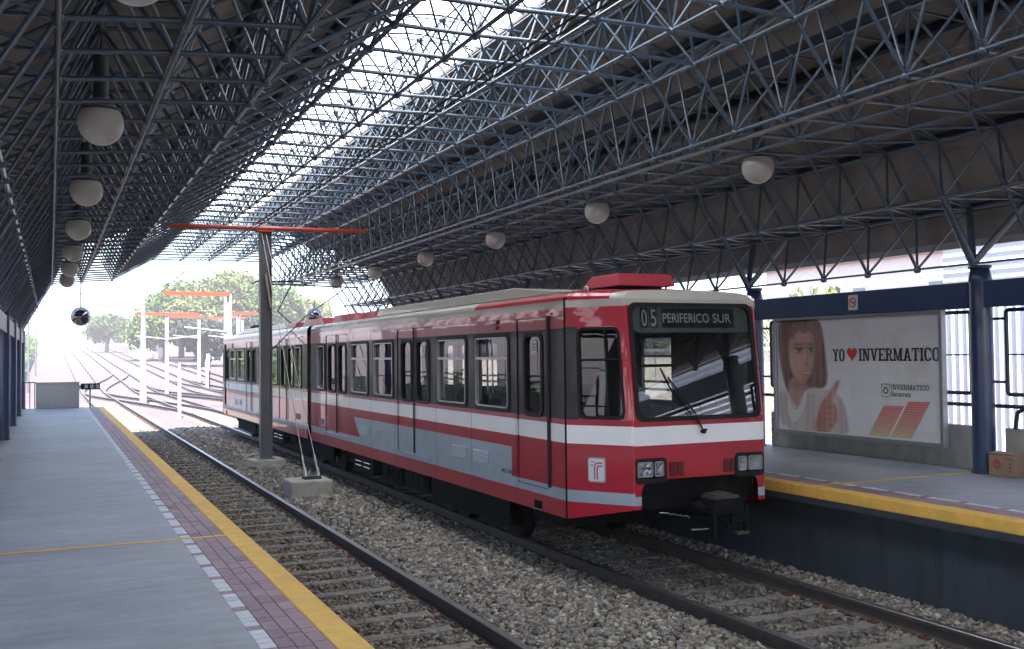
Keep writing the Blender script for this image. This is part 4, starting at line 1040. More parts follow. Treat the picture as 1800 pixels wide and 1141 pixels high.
# beige wall and chain-link fence beyond the right platform
t = thing('boundary_wall', 'long rough beige boundary wall beyond the right platform', 'wall', (22, 40, -1.09))
b = MB(); b.box((22, 15, -1.2), (22.25, 118, 1.62), 'plaster_beige'); b.build('wall', t)
b = MB(); b.box((21.95, 15, 1.62), (22.3, 118, 1.72), 'plaster_white'); b.build('coping', t)
t = thing('chain_link_fence', 'galvanised chain-link fence just outside the right platform', 'fence', (12.6, 26, -1.09))
b = MB(); sp = .085; L0, L1, z0, z1 = 11.2, 44.0, -.9, 2.2
yy = L0 - (z1 - z0)
while yy < L1:
    for s in (1, -1):
        a0 = (yy, z0) if s > 0 else (yy, z1); a1 = (yy + (z1 - z0), z1) if s > 0 else (yy + (z1 - z0), z0)
        # clip in y
        (p, q), (r_, s_) = a0, a1
        if p < L0: f = (L0 - p) / (r_ - p); q = q + (s_ - q) * f; p = L0
        if r_ > L1: f = (L1 - p) / (r_ - p); s_ = q + (s_ - q) * f; r_ = L1
        if r_ > p: b.tube((12.6, p, q), (12.6, r_, s_), .0018, 'galvanised', 3)
    yy += sp
b.build('mesh_wire', t)
for k in range(12):
    b = MB(); y = L0 + k * 3.13; b.tube((12.62, y, -1.1), (12.62, y, 2.28), .028, 'galvanised', 8, cap=True); b.build('fence_post', t)
b = MB(); b.tube((12.62, L0, 2.2), (12.62, L1, 2.2), .02, 'galvanised', 6); b.build('top_rail', t)

# ------------------------------------------------------------------ the red train
CX, HW = 6.57, 1.33
train = thing('light_rail_train', 'red two-section light rail train with white stripe, grey skirts panel and 05 PERIFERICO SUR sign', 'train', (CX, 22, -.914))
ZB = [-.27, -.074, .056, .42, .571, .776, .837, 1.858, 2.089, 2.172]
def band(y, z):
    if z < -.074: return 'red_paint'
    if z < .056: return 'grey_paint'
    if z < .42: return 'grey_paint' if 11.34 < y < 18.47 else 'red_paint'
    if z < .571: return 'red_paint'
    if z < .776: return 'white_paint'
    if z < .837: return 'red_paint'
    if z < 1.858: return 'band_paint'
    if z < 2.089: return 'red_paint'
    return 'cream_paint'
def half(rear):
    Y = (lambda y: 44.1 - y) if rear else (lambda y: y)
    def side(sg):
        def P(y, z, d=0.): return (CX + sg * (HW + d), Y(y), z)
        wins = [(11.41, 12.47, .88, 1.80), (12.82, 13.93, .88, 1.80), (16.07, 17.15, .88, 1.80), (17.53, 18.63, .88, 1.80), (20.68, 21.28, .88, 1.80)]
        doors = [(10.33, 11.16, 0., 2.0), (14.2, 15.85, 0., 2.0), (18.82, 20.58, 0., 2.0)]
        holes = wins + doors
        def grid(mb, ya, yb, za, zb, hs, d, mf):
            ys_ = sorted({ya, yb} | {y for h in hs for y in h[:2] if ya < y < yb} | {y for y in (11.34, 11.59, 18.06, 18.47) if ya < y < yb})
            zs = sorted({za, zb} | {z for h in hs for z in h[2:] if za < z < zb} | {z for z in ZB if za < z < zb})
            for a, c in zip(ys_, ys_[1:]):
                for e, f in zip(zs, zs[1:]):
                    ym, zm = (a + c) / 2, (e + f) / 2
                    if any(h[0] < ym < h[1] and h[2] < zm < h[3] for h in hs): continue
                    if mf is band and .056 <= e and f <= .42 and (a, c) in ((11.34, 11.59), (18.06, 18.47)):
                        def xl(z):
                            t = (z - .056) / .364; return 11.34 + .25 * t if a < 12 else 18.06 + .41 * t
                        q = [(a, e), (xl(e), e), (xl(f), f), (a, f)]; r = [(xl(e), e), (c, e), (c, f), (xl(f), f)]
                        m1, m2 = ('red_paint', 'grey_paint') if a < 12 else ('grey_paint', 'red_paint')
                        mb.face([P(*p, d) for p in q], m1); mb.face([P(*p, d) for p in r], m2); continue
                    mb.face([P(a, e, d), P(c, e, d), P(c, f, d), P(a, f, d)], mf if isinstance(mf, str) else mf(ym, zm))
        b = MB(); grid(b, 9.9, 21.88, -.27, 2.172, holes, 0, band)
        b.face([P(9.9, -.27), P(21.88, -.27), P(21.88, -.27, -.05), P(9.9, -.27, -.05)], 'red_paint')
        for y in (11.2, 12.64, 14.02, 15.98, 17.34, 18.76, 20.64, 21.45):
            for za, zb_ in ((-.26, .84), (1.87, 2.08)): b.face([P(y - .004, za, .0015), P(y + .004, za, .0015), P(y + .004, zb_, .0015), P(y - .004, zb_, .0015)], 'seam_black')
        b.build('body_side', train)
        b = MB(); grid(b, 9.95, 21.88, 0, 2.05, holes, -.08, 'interior_wall'); b.build('inner_lining', train)
        b = MB()
        b.hexa([P(10.2, 2.022), P(21.4, 2.022), P(21.4, 2.022, .022), P(10.2, 2.022, .022), P(10.2, 2.045), P(21.4, 2.045), P(21.4, 2.04, .022), P(10.2, 2.04, .022)], 'red_paint'); b.build('gutter', train)
        for y0, y1, z0, z1 in wins:
            b = MB(); e = .045
            b.ring([P(y, z, .014) for y, z in rrect(y0 - e, y1 + e, z0 - e, z1 + e, .1)], [P(y, z, .014) for y, z in rrect(y0 + .012, y1 - .012, z0 + .012, z1 - .012, .07)], (-sg * .1, 0, 0), 'rubber')
            b.ring([P(y, z, .017) for y, z in rrect(y0 + .008, y1 - .008, z0 + .008, z1 - .008, .07)], [P(y, z, .017) for y, z in rrect(y0 + .024, y1 - .024, z0 + .024, z1 - .024, .06)], (-sg * .05, 0, 0), 'alu')
            if y1 - y0 > .8:
                b.hexa([P(y0, 1.505, .012), P(y1, 1.505, .012), P(y1, 1.505, -.05), P(y0, 1.505, -.05), P(y0, 1.54, .012), P(y1, 1.54, .012), P(y1, 1.54, -.05), P(y0, 1.54, -.05)], 'alu')
            w_ = b.build('window', train)
            zm_ = 1.522 if y1 - y0 > .5 else z1
            b = MB(); b.face([P(y0, z0, -.03), P(y1, z0, -.03), P(y1, zm_, -.03), P(y0, zm_, -.03)], 'window_glass'); b.build('window_pane', w_)
            if zm_ < z1: b = MB(); b.face([P(y0, zm_, -.04), P(y1, zm_, -.04), P(y1, z1, -.04), P(y0, z1, -.04)], 'tinted_glass'); b.build('window_pane', w_)
        def leaf(y0, y1, wy0, wy1, name='door'):
            h = [(wy0, wy1, .86, 1.79)]; g = .007; d = -.012
            b = MB(); grid(b, y0 + g, y1 - g, .0 + g, 2.0 - g, h, d, band); grid(b, y0 + g, y1 - g, g, 2.0 - g, h, -.06, 'interior_wall')
            for q, w_ in (((y0 + g, g), (y1 - g, g)), ((y1 - g, g), (y1 - g, 2 - g)), ((y1 - g, 2 - g), (y0 + g, 2 - g)), ((y0 + g, 2 - g), (y0 + g, g))):
                b.face([P(*q, d), P(*w_, d), P(*w_, -.06), P(*q, -.06)], 'seam_black')
            e = .04
            b.ring([P(y, z, .003) for y, z in rrect(wy0 - e, wy1 + e, .86 - e, 1.79 + e, .12)], [P(y, z, .003) for y, z in rrect(wy0 + .012, wy1 - .012, .872, 1.778, .09)], (-sg * .07, 0, 0), 'rubber')
            o = b.build(name, train)
            b = MB(); b.face([P(wy0, .86, -.035), P(wy1, .86, -.035), P(wy1, 1.79, -.035), P(wy0, 1.79, -.035)], 'window_glass'); b.build('window_pane', o)
            b = MB()
            if name == 'cab_door': b.tube(P(y1 - .08, .6, .03), P(y1 - .08, .75, .03), .008, 'alu', 6)
            else: b.hexa([P(y0 + .02, .0, .0), P(y1 - .02, .0, .0), P(y1 - .02, .0, .03), P(y0 + .02, .0, .03), P(y0 + .02, .012, .0), P(y1 - .02, .012, .0), P(y1 - .02, .012, .03), P(y0 + .02, .012, .03)], 'alu')
            b.build('handle' if name == 'cab_door' else 'threshold', o)
            return o
        leaf(10.33, 11.16, 10.50, 10.95, 'cab_door')
        leaf(14.2, 15.0, 14.36, 14.88); leaf(15.0, 15.85, 15.16, 15.64)
        leaf(18.82, 19.7, 19.06, 19.56); leaf(19.7, 20.58, 19.86, 20.38)
        b = MB()
        for y, w2 in ((10.29, .03), (15.0, .012), (19.7, .012)): b.hexa([P(y - w2, .03, 0), P(y + w2, .03, 0), P(y + w2, .03, .018), P(y - w2, .03, .018), P(y - w2, 2.01, 0), P(y + w2, 2.01, 0), P(y + w2, 2.01, .018), P(y - w2, 2.01, .018)], 'rubber')
        b.build('door_guide', train)
        for (y0, y1, z0, z1) in ((12.07, 12.54, .125, .29), (12.82, 13.33, .13, .295), (16.75, 17.2, .11, .275), (17.52, 17.94, .11, .27)):
            b = MB(); b.face([P(y0, z0, .003), P(y1, z0, .003), P(y1, z1, .003), P(y0, z1, .003)], 'seam_black')
            for q in range(6):
                z = z0 + (z1 - z0) * q / 6; h = (z1 - z0) / 6
                b.hexa([P(y0, z, .004), P(y1, z, .004), P(y1, z, .018), P(y0, z, .018), P(y0, z + h * .5, .004), P(y1, z + h * .5, .004), P(y1, z + h * .2, .018), P(y0, z + h * .2, .018)], 'grey_paint')
                b.hexa([P(y0, z + h * .62, .004), P(y1, z + h * .62, .004), P(y1, z + h * .62, .026), P(y0, z + h * .62, .026), P(y0, z + h * .92, .004), P(y1, z + h * .92, .004), P(y1, z + h * .92, .026), P(y0, z + h * .92, .026)], 'white_paint')
            b.build('louvre_vent', train)
        b = MB(); b.box(*[tuple(f(a, c) for a, c in zip(P(10.50, -.25, .002), P(10.70, -.155, .006))) for f in (min, max)], 'seam_black'); b.box(*[tuple(f(a, c) for a, c in zip(P(10.50, -.262, .002), P(10.70, -.25, .012))) for f in (min, max)], 'alu'); b.build('socket_flap', train)
        b = MB(); b.box(*[tuple(f(a, c) for a, c in zip(P(20.75, .12, .002), P(21.15, .25, .01))) for f in (min, max)], 'plate_purple'); b.build('data_plate', train)
        for q in (0, .07):
            b = MB(); b.box(*[tuple(f(a, c) for a, c in zip(P(11.72, 1.885 + q, .002), P(11.83, 1.94 + q, .03))) for f in (min, max)], 'marker_red'); b.build('door_lamp', train, bevel=.008)
        if sg < 0:
            for y in (10.66, 14.55):
                b = MB(); b.box(*[tuple(f(a, c) for a, c in zip(P(y, 1.59, -.028), P(y + .13, 1.72, -.026))) for f in (min, max)], 'sign_white')
                for q in range(3): b.box(*[tuple(f(a, c) for a, c in zip(P(y + .02, 1.615 + q * .034, -.0255), P(y + .11, 1.628 + q * .034, -.025))) for f in (min, max)], 'sign_black')
                b.build('window_notice', train)
        # nose flank
        def yf(z): return 9.2 + max(0, z - .85) * .12
        def T(s, z, d=0.):
            x = HW - .45 * s; y = 9.88 + (yf(z) - 9.88) * s
            nx, ny = .68, -.45; L = math.hypot(nx, ny); return (CX + sg * (x + d * nx / L), Y(y + d * ny / L), z)
        ss = [0, .2, .335, .6, .88, .965]; zt = ZB[:7] + [.86, 1.84, 1.87, 2.089, 2.172]
        b = MB()
        def zb(s): return -.27 + .15 * s
        for s0, s1 in zip(ss, ss[1:]):
            for z0, z1 in zip(zt, zt[1:]):
                sm_, zm = (s0 + s1) / 2, (z0 + z1) / 2
                if .2 < sm_ < .88 and .86 < zm < 1.84: continue
                m = band(5, zm) if zm < .837 or zm > 1.87 else ('band_paint' if sm_ < .2 else 'red_paint')
                a0, a1 = (zb(s0), zb(s1)) if z0 == -.27 else (z0, z0)
                b.face([T(s0, a0), T(s1, a1), T(s1, z1), T(s0, z1)], m)
        for z0, z1 in zip(zt, zt[1:]):          # small rounded corner
            zm = (z0 + z1) / 2; m = 'cream_paint' if zm > 2.089 else ('red_paint' if .776 < zm else band(5, zm))
            def C(k, z):
                p0 = T(.965, z); p2 = (CX + sg * .862, Y(yf(z)), z); pc_ = T(1., z)
                t = k / 3; return tuple((1 - t) ** 2 * a + 2 * t * (1 - t) * c + t * t * e for a, c, e in zip(p0, pc_, p2))
            zz0 = -.12 if z0 == -.27 else z0
            for k in range(3): b.face([C(k, zz0), C(k + 1, zz0), C(k + 1, z1), C(k, z1)], m, True)
        b.build('nose_flank', train)
        b = MB()
        b.ring([T(s, z, .012) for s, z in rrect(.195, .9, .845, 1.862, .1)], [T(s, z, .012) for s, z in rrect(.235, .865, .88, 1.83, .08)], tuple(np.array(T(.5, 1, -.05)) - np.array(T(.5, 1, .012))), 'rubber')
        for s_, z0, z1 in ((.655, .88, 1.83),): b.tube(T(s_, z0, 0), T(s_, z1, 0), .012, 'rubber', 6)
        b.tube(T(.235, 1.5, 0), T(.865, 1.5, 0), .012, 'rubber', 6); b.tube(T(.24, .99, 0), T(.65, .99, 0), .01, 'rubber', 6)
        w_ = b.build('cab_window', train)
        b = MB(); b.face([T(.2, .86, -.02), T(.88, .86, -.02), T(.88, 1.84, -.02), T(.2, 1.84, -.02)], 'window_glass'); b.build('window_pane', w_)
        # emblem
        def E_(u, v, d): return T(.335 + .265 * u, .158 + .27 * v, d)
        b = MB(); b.prism([E_(u, v, .002) for u, v in rrect(0, 1, 0, 1, .12, 4)], tuple(np.array(E_(.5, .5, .014)) - np.array(E_(.5, .5, .002))), 'emblem_grey')
        b.prism([E_(u, v, .015) for u, v in rrect(.07, .93, .05, .95, .1, 4)], tuple(np.array(E_(.5, .5, .018)) - np.array(E_(.5, .5, .015))), 'emblem_white')
        em = b.build('emblem_plate', train)
        b = MB()
        def stripe(pts, w2, m):
            for (a, c) in zip(pts, pts[1:]):
                dx, dz = c[0] - a[0], (c[1] - a[1]) * 1.25; L = math.hypot(dx, dz); ox, oz = -dz / L * w2, dx / L * w2 / 1.25
                b.face([E_(a[0] + ox, a[1] + oz, .0195), E_(c[0] + ox, c[1] + oz, .0195), E_(c[0] - ox, c[1] - oz, .0195), E_(a[0] - ox, a[1] - oz, .0195)], m)
        arc1 = [(.40, .12), (.40, .62)] + [(.40 + .2 * (1 - math.cos(a)), .62 + .17 * math.sin(a)) for a in np.linspace(.2, math.pi / 2, 6)] + [(.84, .79)]
        arc2 = [(.54, .12), (.54, .56)] + [(.54 + .1 * (1 - math.cos(a)), .56 + .11 * math.sin(a)) for a in np.linspace(.2, math.pi / 2, 5)] + [(.84, .67)]
        stripe(arc1, .035, 'emblem_red'); stripe(arc2, .035, 'emblem_red'); stripe([(.14, .83), (.42, .83)], .035, 'emblem_grey'); stripe([(.14, .70), (.34, .70)], .035, 'emblem_grey')
        b.build('emblem_mark', em)
        return P
    PL = side(-1); PR = side(1)
    # seam between nose and body
    for sg in (-1, 1):
        b = MB()
        b.hexa([(CX + sg * (HW - .02), Y(9.875), -.29), (CX + sg * (HW + .004), Y(9.875), -.29), (CX + sg * (HW + .004), Y(9.905), -.29), (CX + sg * (HW - .02), Y(9.905), -.29),
                (CX + sg * (HW - .02), Y(9.875), 2.2), (CX + sg * (HW + .004), Y(9.875), 2.2), (CX + sg * (HW + .004), Y(9.905), 2.2), (CX + sg * (HW - .02), Y(9.905), 2.2)], 'seam_black')
        b.build('nose_seam', train)
    def yf(z): return 9.2 + max(0, z - .85) * .12
    def F(x, z, d=0.): return (CX + x, Y(yf(z) - d), z)
    # front face
    b = MB()
    xs_ = [-.862, -.8, -.78, .78, .8, .862]; zs = [-.12, -.075, .02, .19, .565, .768, .85, 2.10, 2.172]
    for x0, x1 in zip(xs_, xs_[1:]):
        for z0, z1 in zip(zs, zs[1:]):
            xm, zm = (x0 + x1) / 2, (z0 + z1) / 2
            if abs(xm) < .78 and zm < .19: continue
            if abs(xm) < .80 and .85 < zm < 2.10: continue
            m = 'grey_paint' if -.075 < zm < .02 else 'white_paint' if .565 < zm < .768 else 'cream_paint' if zm > 2.1 else 'red_paint'
            b.face([F(x0, z0), F(x1, z0), F(x1, z1), F(x0, z1)], m)
    for sg in (-1, 1):         # rounded arch corners
        arcp = [(sg * (.78 - .14 + .14 * math.cos(a)), .19 - .14 + .14 * math.sin(a)) for a in np.linspace(0, math.pi / 2, 7)]
        b.face([F(sg * .78, .19)] + [F(*p) for p in arcp], 'red_paint')
        b.face([F(sg * .78, -.12), F(sg * .78, .19), F(sg * .78, .19, -.08), F(sg * .78, -.12, -.08)], 'seam_black')
    b.face([F(-.78, .19), F(.78, .19), F(.78, .19, -.08), F(-.78, .19, -.08)], 'seam_black')
    b.build('nose_front', train)
    b = MB(); o = rrect(-.84, .84, .822, 2.128, .1, 6); i = rrect(-.79, .79, .872, 2.085, .1, 6)
    def G(x, z, d): return (CX + x, Y(9.2 + (z - .85) * .12 - d), z)
    b.ring([G(x, z, .016) for x, z in o], [G(x, z, .016) for x, z in i], (0, (Y(1) - Y(0)) * .05, 0), 'rubber')
    ws = b.build('windscreen', train)
    b = MB(); b.face([G(-.8, .86, .002), G(.8, .86, .002), G(.8, 2.1, .002), G(-.8, 2.1, .002)], 'windscreen_glass'); b.build('glass_pane', ws)
    # destination display behind the glass
    b = MB(); q = [G(x, z, -.03) for x, z in [(-.78, 2.095), (-.78, 1.87), (-.75, 1.82), (-.70, 1.797), (.79, 1.797), (.79, 2.095)]]
    b.prism(q, (0, (Y(1) - Y(0)) * .12, 0), 'display_frame')
    for x0, x1 in ((-.665, -.565), (-.545, -.445), (-.385, .60)):
        b.face([G(x0, 1.848, -.028), G(x1, 1.848, -.028), G(x1, 2.068, -.028), G(x0, 2.068, -.028)], 'display_black')
    ds = b.build('destination_display', train)
    if not rear:
        TP = lambda u, v: G(u, v, -.026)
        text_mesh('0', TP, -.652, -.578, 1.862, 2.055, 'display_white', ds, 'digit', .012); text_mesh('5', TP, -.532, -.458, 1.862, 2.055, 'display_white', ds, 'digit', .012)
        text_mesh('PERIFERICO', TP, -.372, .255, 1.905, 2.012, 'display_white', ds, 'lettering', .012); text_mesh('SUR', TP, .305, .56, 1.905, 2.012, 'display_white', ds, 'lettering', .012)
    # wiper
    b = MB(); b.path([F(.02, .70, .03), F(-.1, .9, .05), F(-.42, 1.3, .05)], .009, 'rubber', 6); b.path([F(.0, .72, .04), F(-.14, .9, .055), F(-.44, 1.28, .055)], .006, 'rubber', 6)
    b.path([F(-.30, 1.02, .03), F(-.5, 1.40, .03)], .011, 'rubber', 6); b.tube(F(.02, .69, 0), F(.02, .69, .05), .022, 'rubber', 8, cap=True); b.tube(F(.06, .71, 0), F(.06, .71, .03), .012, 'rubber', 8, cap=True)
    b.build('wiper', train)
    # lights
    for sg in (-1, 1):
        b = MB(); o = rrect(.462, .858, .158, .43, .05, 5); i = rrect(.49, .835, .21, .40, .03, 5)
        b.ring([F(sg * x, z, .016) for x, z in o], [F(sg * x, z, .016) for x, z in i], (0, (Y(1) - Y(0)) * .05, 0), 'rubber')
        b.face([F(sg * x, z, .004) for x, z in rrect(.48, .84, .2, .41, .03, 5)], 'seam_black')
        h = b.build('headlight', train)
        for x0, x1 in ((.645, .83), (.505, .612)):
            b = MB(); z0, z1 = .232, .385
            b.face([F(sg * x, z, .007) for x, z in rrect(x0, x1, z0, z1, .02, 4)], 'lamp_chrome')
            n = 6
            for k in range(n):
                a0, a1 = 2 * math.pi * k / n, 2 * math.pi * (k + 1) / n; cx_, cz_ = (x0 + x1) / 2, (z0 + z1) / 2; rx, rz = (x1 - x0) * .46, (z1 - z0) * .46
                b.face([F(sg * (cx_ + rx * math.cos(a0)), cz_ + rz * math.sin(a0), .013), F(sg * (cx_ + rx * math.cos(a1)), cz_ + rz * math.sin(a1), .013), F(sg * cx_, cz_, .0085)], 'lamp_chrome')
            b.ring([F(sg * x, z, .018) for x, z in rrect(x0 - .006, x1 + .006, z0 - .006, z1 + .006, .022, 4)], [F(sg * x, z, .018) for x, z in rrect(x0 + .004, x1 - .004, z0 + .004, z1 - .004, .018, 4)], (0, (Y(1) - Y(0)) * .02, 0), 'alu')
            b.face([F(sg * x, z, .0165) for x, z in rrect(x0, x1, z0, z1, .02, 4)], 'lens_glass'); b.build('lamp_lens', h)
        for x0, x1 in (((.338, .417), (.241, .32)) if sg < 0 else ((.307, .382), (.398, .455))):
            b = MB(); b.prism([F(sg * x, z, .001) for x, z in rrect(x0, x1, .222, .375, .012, 3)], (0, -(Y(1) - Y(0)) * .012, 0), 'marker_red'); b.build('marker_light', train)
    # roof
    rp_ = [(1.33, 2.172), (1.315, 2.215), (1.26, 2.255), (1.12, 2.285), (.8, 2.305), (0, 2.325), (-.8, 2.305), (-1.12, 2.285), (-1.26, 2.255), (-1.315, 2.215), (-1.33, 2.172)]
    b = MB()
    for ya, yb, m in ((9.88, 12.5, 'red_paint'), (12.5, 21.88, 'cream_paint')):
        for (x0, z0), (x1, z1) in zip(rp_, rp_[1:]):
            mm_ = m if abs(x0 + x1) > 2.2 else 'cream_paint'
            b.face([(CX + x0, Y(ya), z0), (CX + x1, Y(ya), z1), (CX + x1, Y(yb), z1), (CX + x0, Y(yb), z0)], mm_, True)
    b.face([(CX + x, Y(21.88), z) for x, z in rp_], 'seam_black')
    b.build('roof', train)
    b = MB()          # nose roof cap, from body profile to front top edge
    k = .665
    for (x0, z0), (x1, z1) in zip(rp_, rp_[1:]):
        def fr(x, z): return (CX + x * .862 / 1.33, Y(yf(2.172) + (z - 2.172) * .5), 2.172 + (z - 2.172) * .72)
        s_ = abs(x0 + x1) > 2.2
        a, c = (CX + x0, Y(9.88), z0), (CX + x1, Y(9.88), z1); e, f = fr(x1, z1), fr(x0, z0)
        t_ = .75
        me_, mf_ = [tuple(p * (1 - t_) + q * t_ for p, q in zip(u, v)) for u, v in ((c, e), (a, f))]
        b.face([a, c, me_, mf_], 'red_paint', True); b.face([mf_, me_, e, f], 'cream_paint', True)
    b.face([(CX + x * .862 / 1.33, Y(yf(2.172) + (z - 2.172) * .5), 2.172 + (z - 2.172) * .72) for x, z in rp_], 'cream_paint')
    b.build('nose_roof', train)
    b = MB()
    fp = [(10.62, 2.335), (12.0, 2.45), (17.9, 2.45), (18.15, 2.31), (10.62, 2.31)]
    b.prism([(CX - .98, Y(y), z) for y, z in fp], (1.96, 0, 0), 'cream_paint'); b.build('roof_fairing', train, bevel=.015)
    b = MB(); b.prism([(CX - .95, Y(y), z) for y, z in ((18.3, 2.31), (18.35, 2.43), (19.1, 2.43), (19.15, 2.31))], (1.9, 0, 0), 'hood_red'); b.prism([(CX - .9, Y(y), z) for y, z in ((19.5, 2.31), (19.9, 2.46), (21.5, 2.46), (21.7, 2.31))], (1.8, 0, 0), 'hood_red'); b.build('roof_hood', train, bevel=.012)
    b = MB(); b.hexa([(CX + x, Y(y), 2.385) for x, y in ((-.41, 10.25), (.41, 10.25), (.41, 11.15), (-.41, 11.15))] + [(CX + x, Y(y), 2.53) for x, y in ((-.39, 10.27), (.36, 10.27), (.36, 10.92), (-.39, 10.92))], 'hood_red')
    b.box((CX - .3, min(Y(10.4), Y(11.0)), 2.31), (CX + .3, max(Y(10.4), Y(11.0)), 2.385), 'chassis'); b.build('roof_hood', train, bevel=.008)
    b = MB(); b.lathe((CX - 1.0, Y(9.95), 2.29), [(.03, 0), (.03, .04), (.02, .05), (0, .05)], 'alu', 10); b.build('roof_knob', train)
    # interior
    b = MB(); ya, yb = sorted((Y(9.95), Y(21.88)))
    b.box((CX - 1.24, ya, -.03), (CX + 1.24, yb, .0), 'interior_floor'); ya, yb = sorted((Y(9.45), Y(9.94))); b.box((CX - .85, ya, -.03), (CX + .85, yb, .0), 'interior_floor'); b.build('floor', train)
    ya2, yb2 = sorted((Y(10.0), Y(21.88)))
    b = MB(); b.box((CX - 1.24, ya2, 2.05), (CX + 1.24, yb2, 2.07), 'interior_ceiling')
    b.box((CX - .1, min(Y(11.6), Y(21.6)), 2.03), (CX + .1, max(Y(11.6), Y(21.6)), 2.049), 'interior_wall'); b.build('ceiling_panel', train)
    b = MB(); ya, yb = sorted((Y(11.24), Y(11.28))); b.box((CX - 1.24, ya, 0), (CX + .5, yb, 2.05), 'cab_dark'); b.box((CX + .5, ya, 0), (CX + 1.24, yb, .78), 'cab_dark'); b.box((CX + .5, ya, 1.86), (CX + 1.24, yb, 2.05), 'cab_dark'); b.box((CX + .5, ya, 1.38), (CX + 1.24, yb, 1.42), 'cab_dark'); b.build('cab_partition', train)
    b = MB(); ya, yb = sorted((Y(10.25), Y(11.22))); b.box((CX + .98, ya, .001), (CX + 1.21, yb, 1.98), 'cab_dark'); b.build('cab_window_blocker', train, bevel=.01)  # dark box added inside the cab to block the bright far door window
    b = MB(); ya, yb = sorted((Y(9.42), Y(9.86))); b.box((CX - .8, ya, 0), (CX + .8, yb, .8), 'cab_dark')
    b.hexa([(CX - .8, Y(9.3), .8), (CX + .8, Y(9.3), .8), (CX + .8, Y(9.9), .72), (CX - .8, Y(9.9), .72), (CX - .8, Y(9.3), .84), (CX + .8, Y(9.3), .84), (CX + .8, Y(9.9), .78), (CX - .8, Y(9.9), .78)], 'cab_dark'); b.build('driver_console', train)
    seatmb = None
    for sx in (-.85, .85):
        for y in (11.75, 12.6, 13.4, 16.3, 17.0, 17.8, 18.45, 21.0):
            if seatmb is None:
                b = MB(); x, yy = CX + sx, Y(y)
                b.box((x - .32, yy - .2, .38), (x + .32, yy + .22, .45), 'seat_fabric'); b.hexa([(x - .32, yy + .18, .45), (x + .32, yy + .18, .45), (x + .32, yy + .24, .45), (x - .32, yy + .24, .45), (x - .3, yy + .26, .98), (x + .3, yy + .26, .98), (x + .3, yy + .3, .98), (x - .3, yy + .3, .98)], 'seat_fabric')
                b.box((x - .05, yy - .1, .001), (x + .05, yy + .1, .38), 'alu'); seatmb = b.build('seat', train, bevel=.015); s0 = (sx, Y(y))
            else:
                o = seatmb.copy(); COL.objects.link(o); o.parent = train; o.location = (sx - s0[0], Y(y) - s0[1], 0)
    for sx in (-.45, .45):
        for y in (14.1, 15.95, 18.75, 20.7):
            b = MB(); b.tube((CX + sx, Y(y), .001), (CX + sx, Y(y), 2.05), .016, 'alu', 8); b.build('grab_pole', train)
    # underframe
    b = MB(); ya, yb = sorted((Y(9.95), Y(21.7))); b.box((CX - 1.2, ya, -.24), (CX + 1.2, yb, -.05), 'chassis'); b.box((CX - .75, min(Y(9.35), Y(9.95)), -.15), (CX + .75, max(Y(9.35), Y(9.95)), .15), 'chassis'); b.build('underframe', train)
    for y0, y1, xa, xb, z0 in ((14.9, 16.0, -1.15, 1.15, -.62), (16.3, 17.4, -1.12, 1.1, -.66), (17.63, 18.88, -1.22, 1.2, -.62), (19.1, 19.7, -1.1, 1.1, -.55), (10.6, 11.4, -1.0, 1.0, -.5)):
        b = MB(); ya, yb = sorted((Y(y0), Y(y1))); b.box((CX + xa, ya, z0), (CX + xb, yb, -.245), 'chassis')
        if y0 == 17.63:
            for z in (-.5, -.42):
                for q in (17.75, 18.3): b.box((CX + xa - .02, min(Y(q), Y(q + .42)), z - .012), (CX + xa - .001, max(Y(q), Y(q + .42)), z + .008), 'bright_metal')
            b.box((CX + xa - .012, ya, -.25), (CX + xa - .001, yb, -.2), 'seam_black')
        else:
            for q in range(3): b.box((CX + xa - .02, ya + .1 + q * .3, z0 + .1), (CX + xa - .001, ya + .3 + q * .3, z0 + .26), 'chassis')
        b.build('equipment_box', train, bevel=.01)
    for yc in (13.25,) + ((22.05,) if not rear else ()):
        b = MB()
        for sg in (-1, 1):
            b.box((CX + sg * .98 - .05, Y(yc) - 1.15, -.56), (CX + sg * .98 + .05, Y(yc) + 1.15, -.40), 'chassis'); b.box((CX + sg * .98 - .09, Y(yc) - .2, -.66), (CX + sg * .98 + .09, Y(yc) + .2, -.3), 'chassis')
            for q in (-.9, .9): b.tube((CX + sg * 1.0, Y(yc) + q, -.56), (CX + sg * 1.08, Y(yc) + q, -.56), .13, 'chassis', 12, .1, cap=True); b.tube((CX + sg * .98, Y(yc) + q * .55, -.42), (CX + sg * .98, Y(yc) + q * .55, -.2), .07, 'chassis', 10, cap=True)
        b.box((CX - .95, Y(yc) - .15, -.6), (CX + .95, Y(yc) + .15, -.4), 'chassis')
        for sg in (-1, 1): b.box((CX + sg * 1.14 - .02, Y(yc) - 1.45, -.66), (CX + sg * 1.14 + .02, Y(yc) + 1.45, -.24), 'chassis')  # dark plates added to hide the wheels and deepen the shade below
        bo = b.build('bogie', train)
        for q in (-.9, .9):
            b = MB(); b.tube((CX - .8, Y(yc) + q, -.575), (CX + .8, Y(yc) + q, -.575), .07, 'chassis', 10)
            for sg in (-1, 1): b.tube((CX + sg * .70, Y(yc) + q, -.575), (CX + sg * .83, Y(yc) + q, -.575), .335, 'wheel_steel', 28, cap=True); b.tube((CX + sg * .68, Y(yc) + q, -.575), (CX + sg * .70, Y(yc) + q, -.575), .36, 'wheel_steel', 28, cap=True)
            b.build('wheelset', bo)
    # coupler
    b = MB(); s = -1 if not rear else 1
    def K(x, y, z): return (CX + x, Y(y), z)
    def kb(x0, x1, y0, y1, z0, z1, m='chassis'):
        ya, yb = sorted((Y(y0), Y(y1))); b.box((CX + x0, ya, z0), (CX + x1, yb, z1), m)
    b.tube(K(0, 9.6, -.2), K(.03, 8.95, -.14), .09, 'chassis', 10, cap=True)
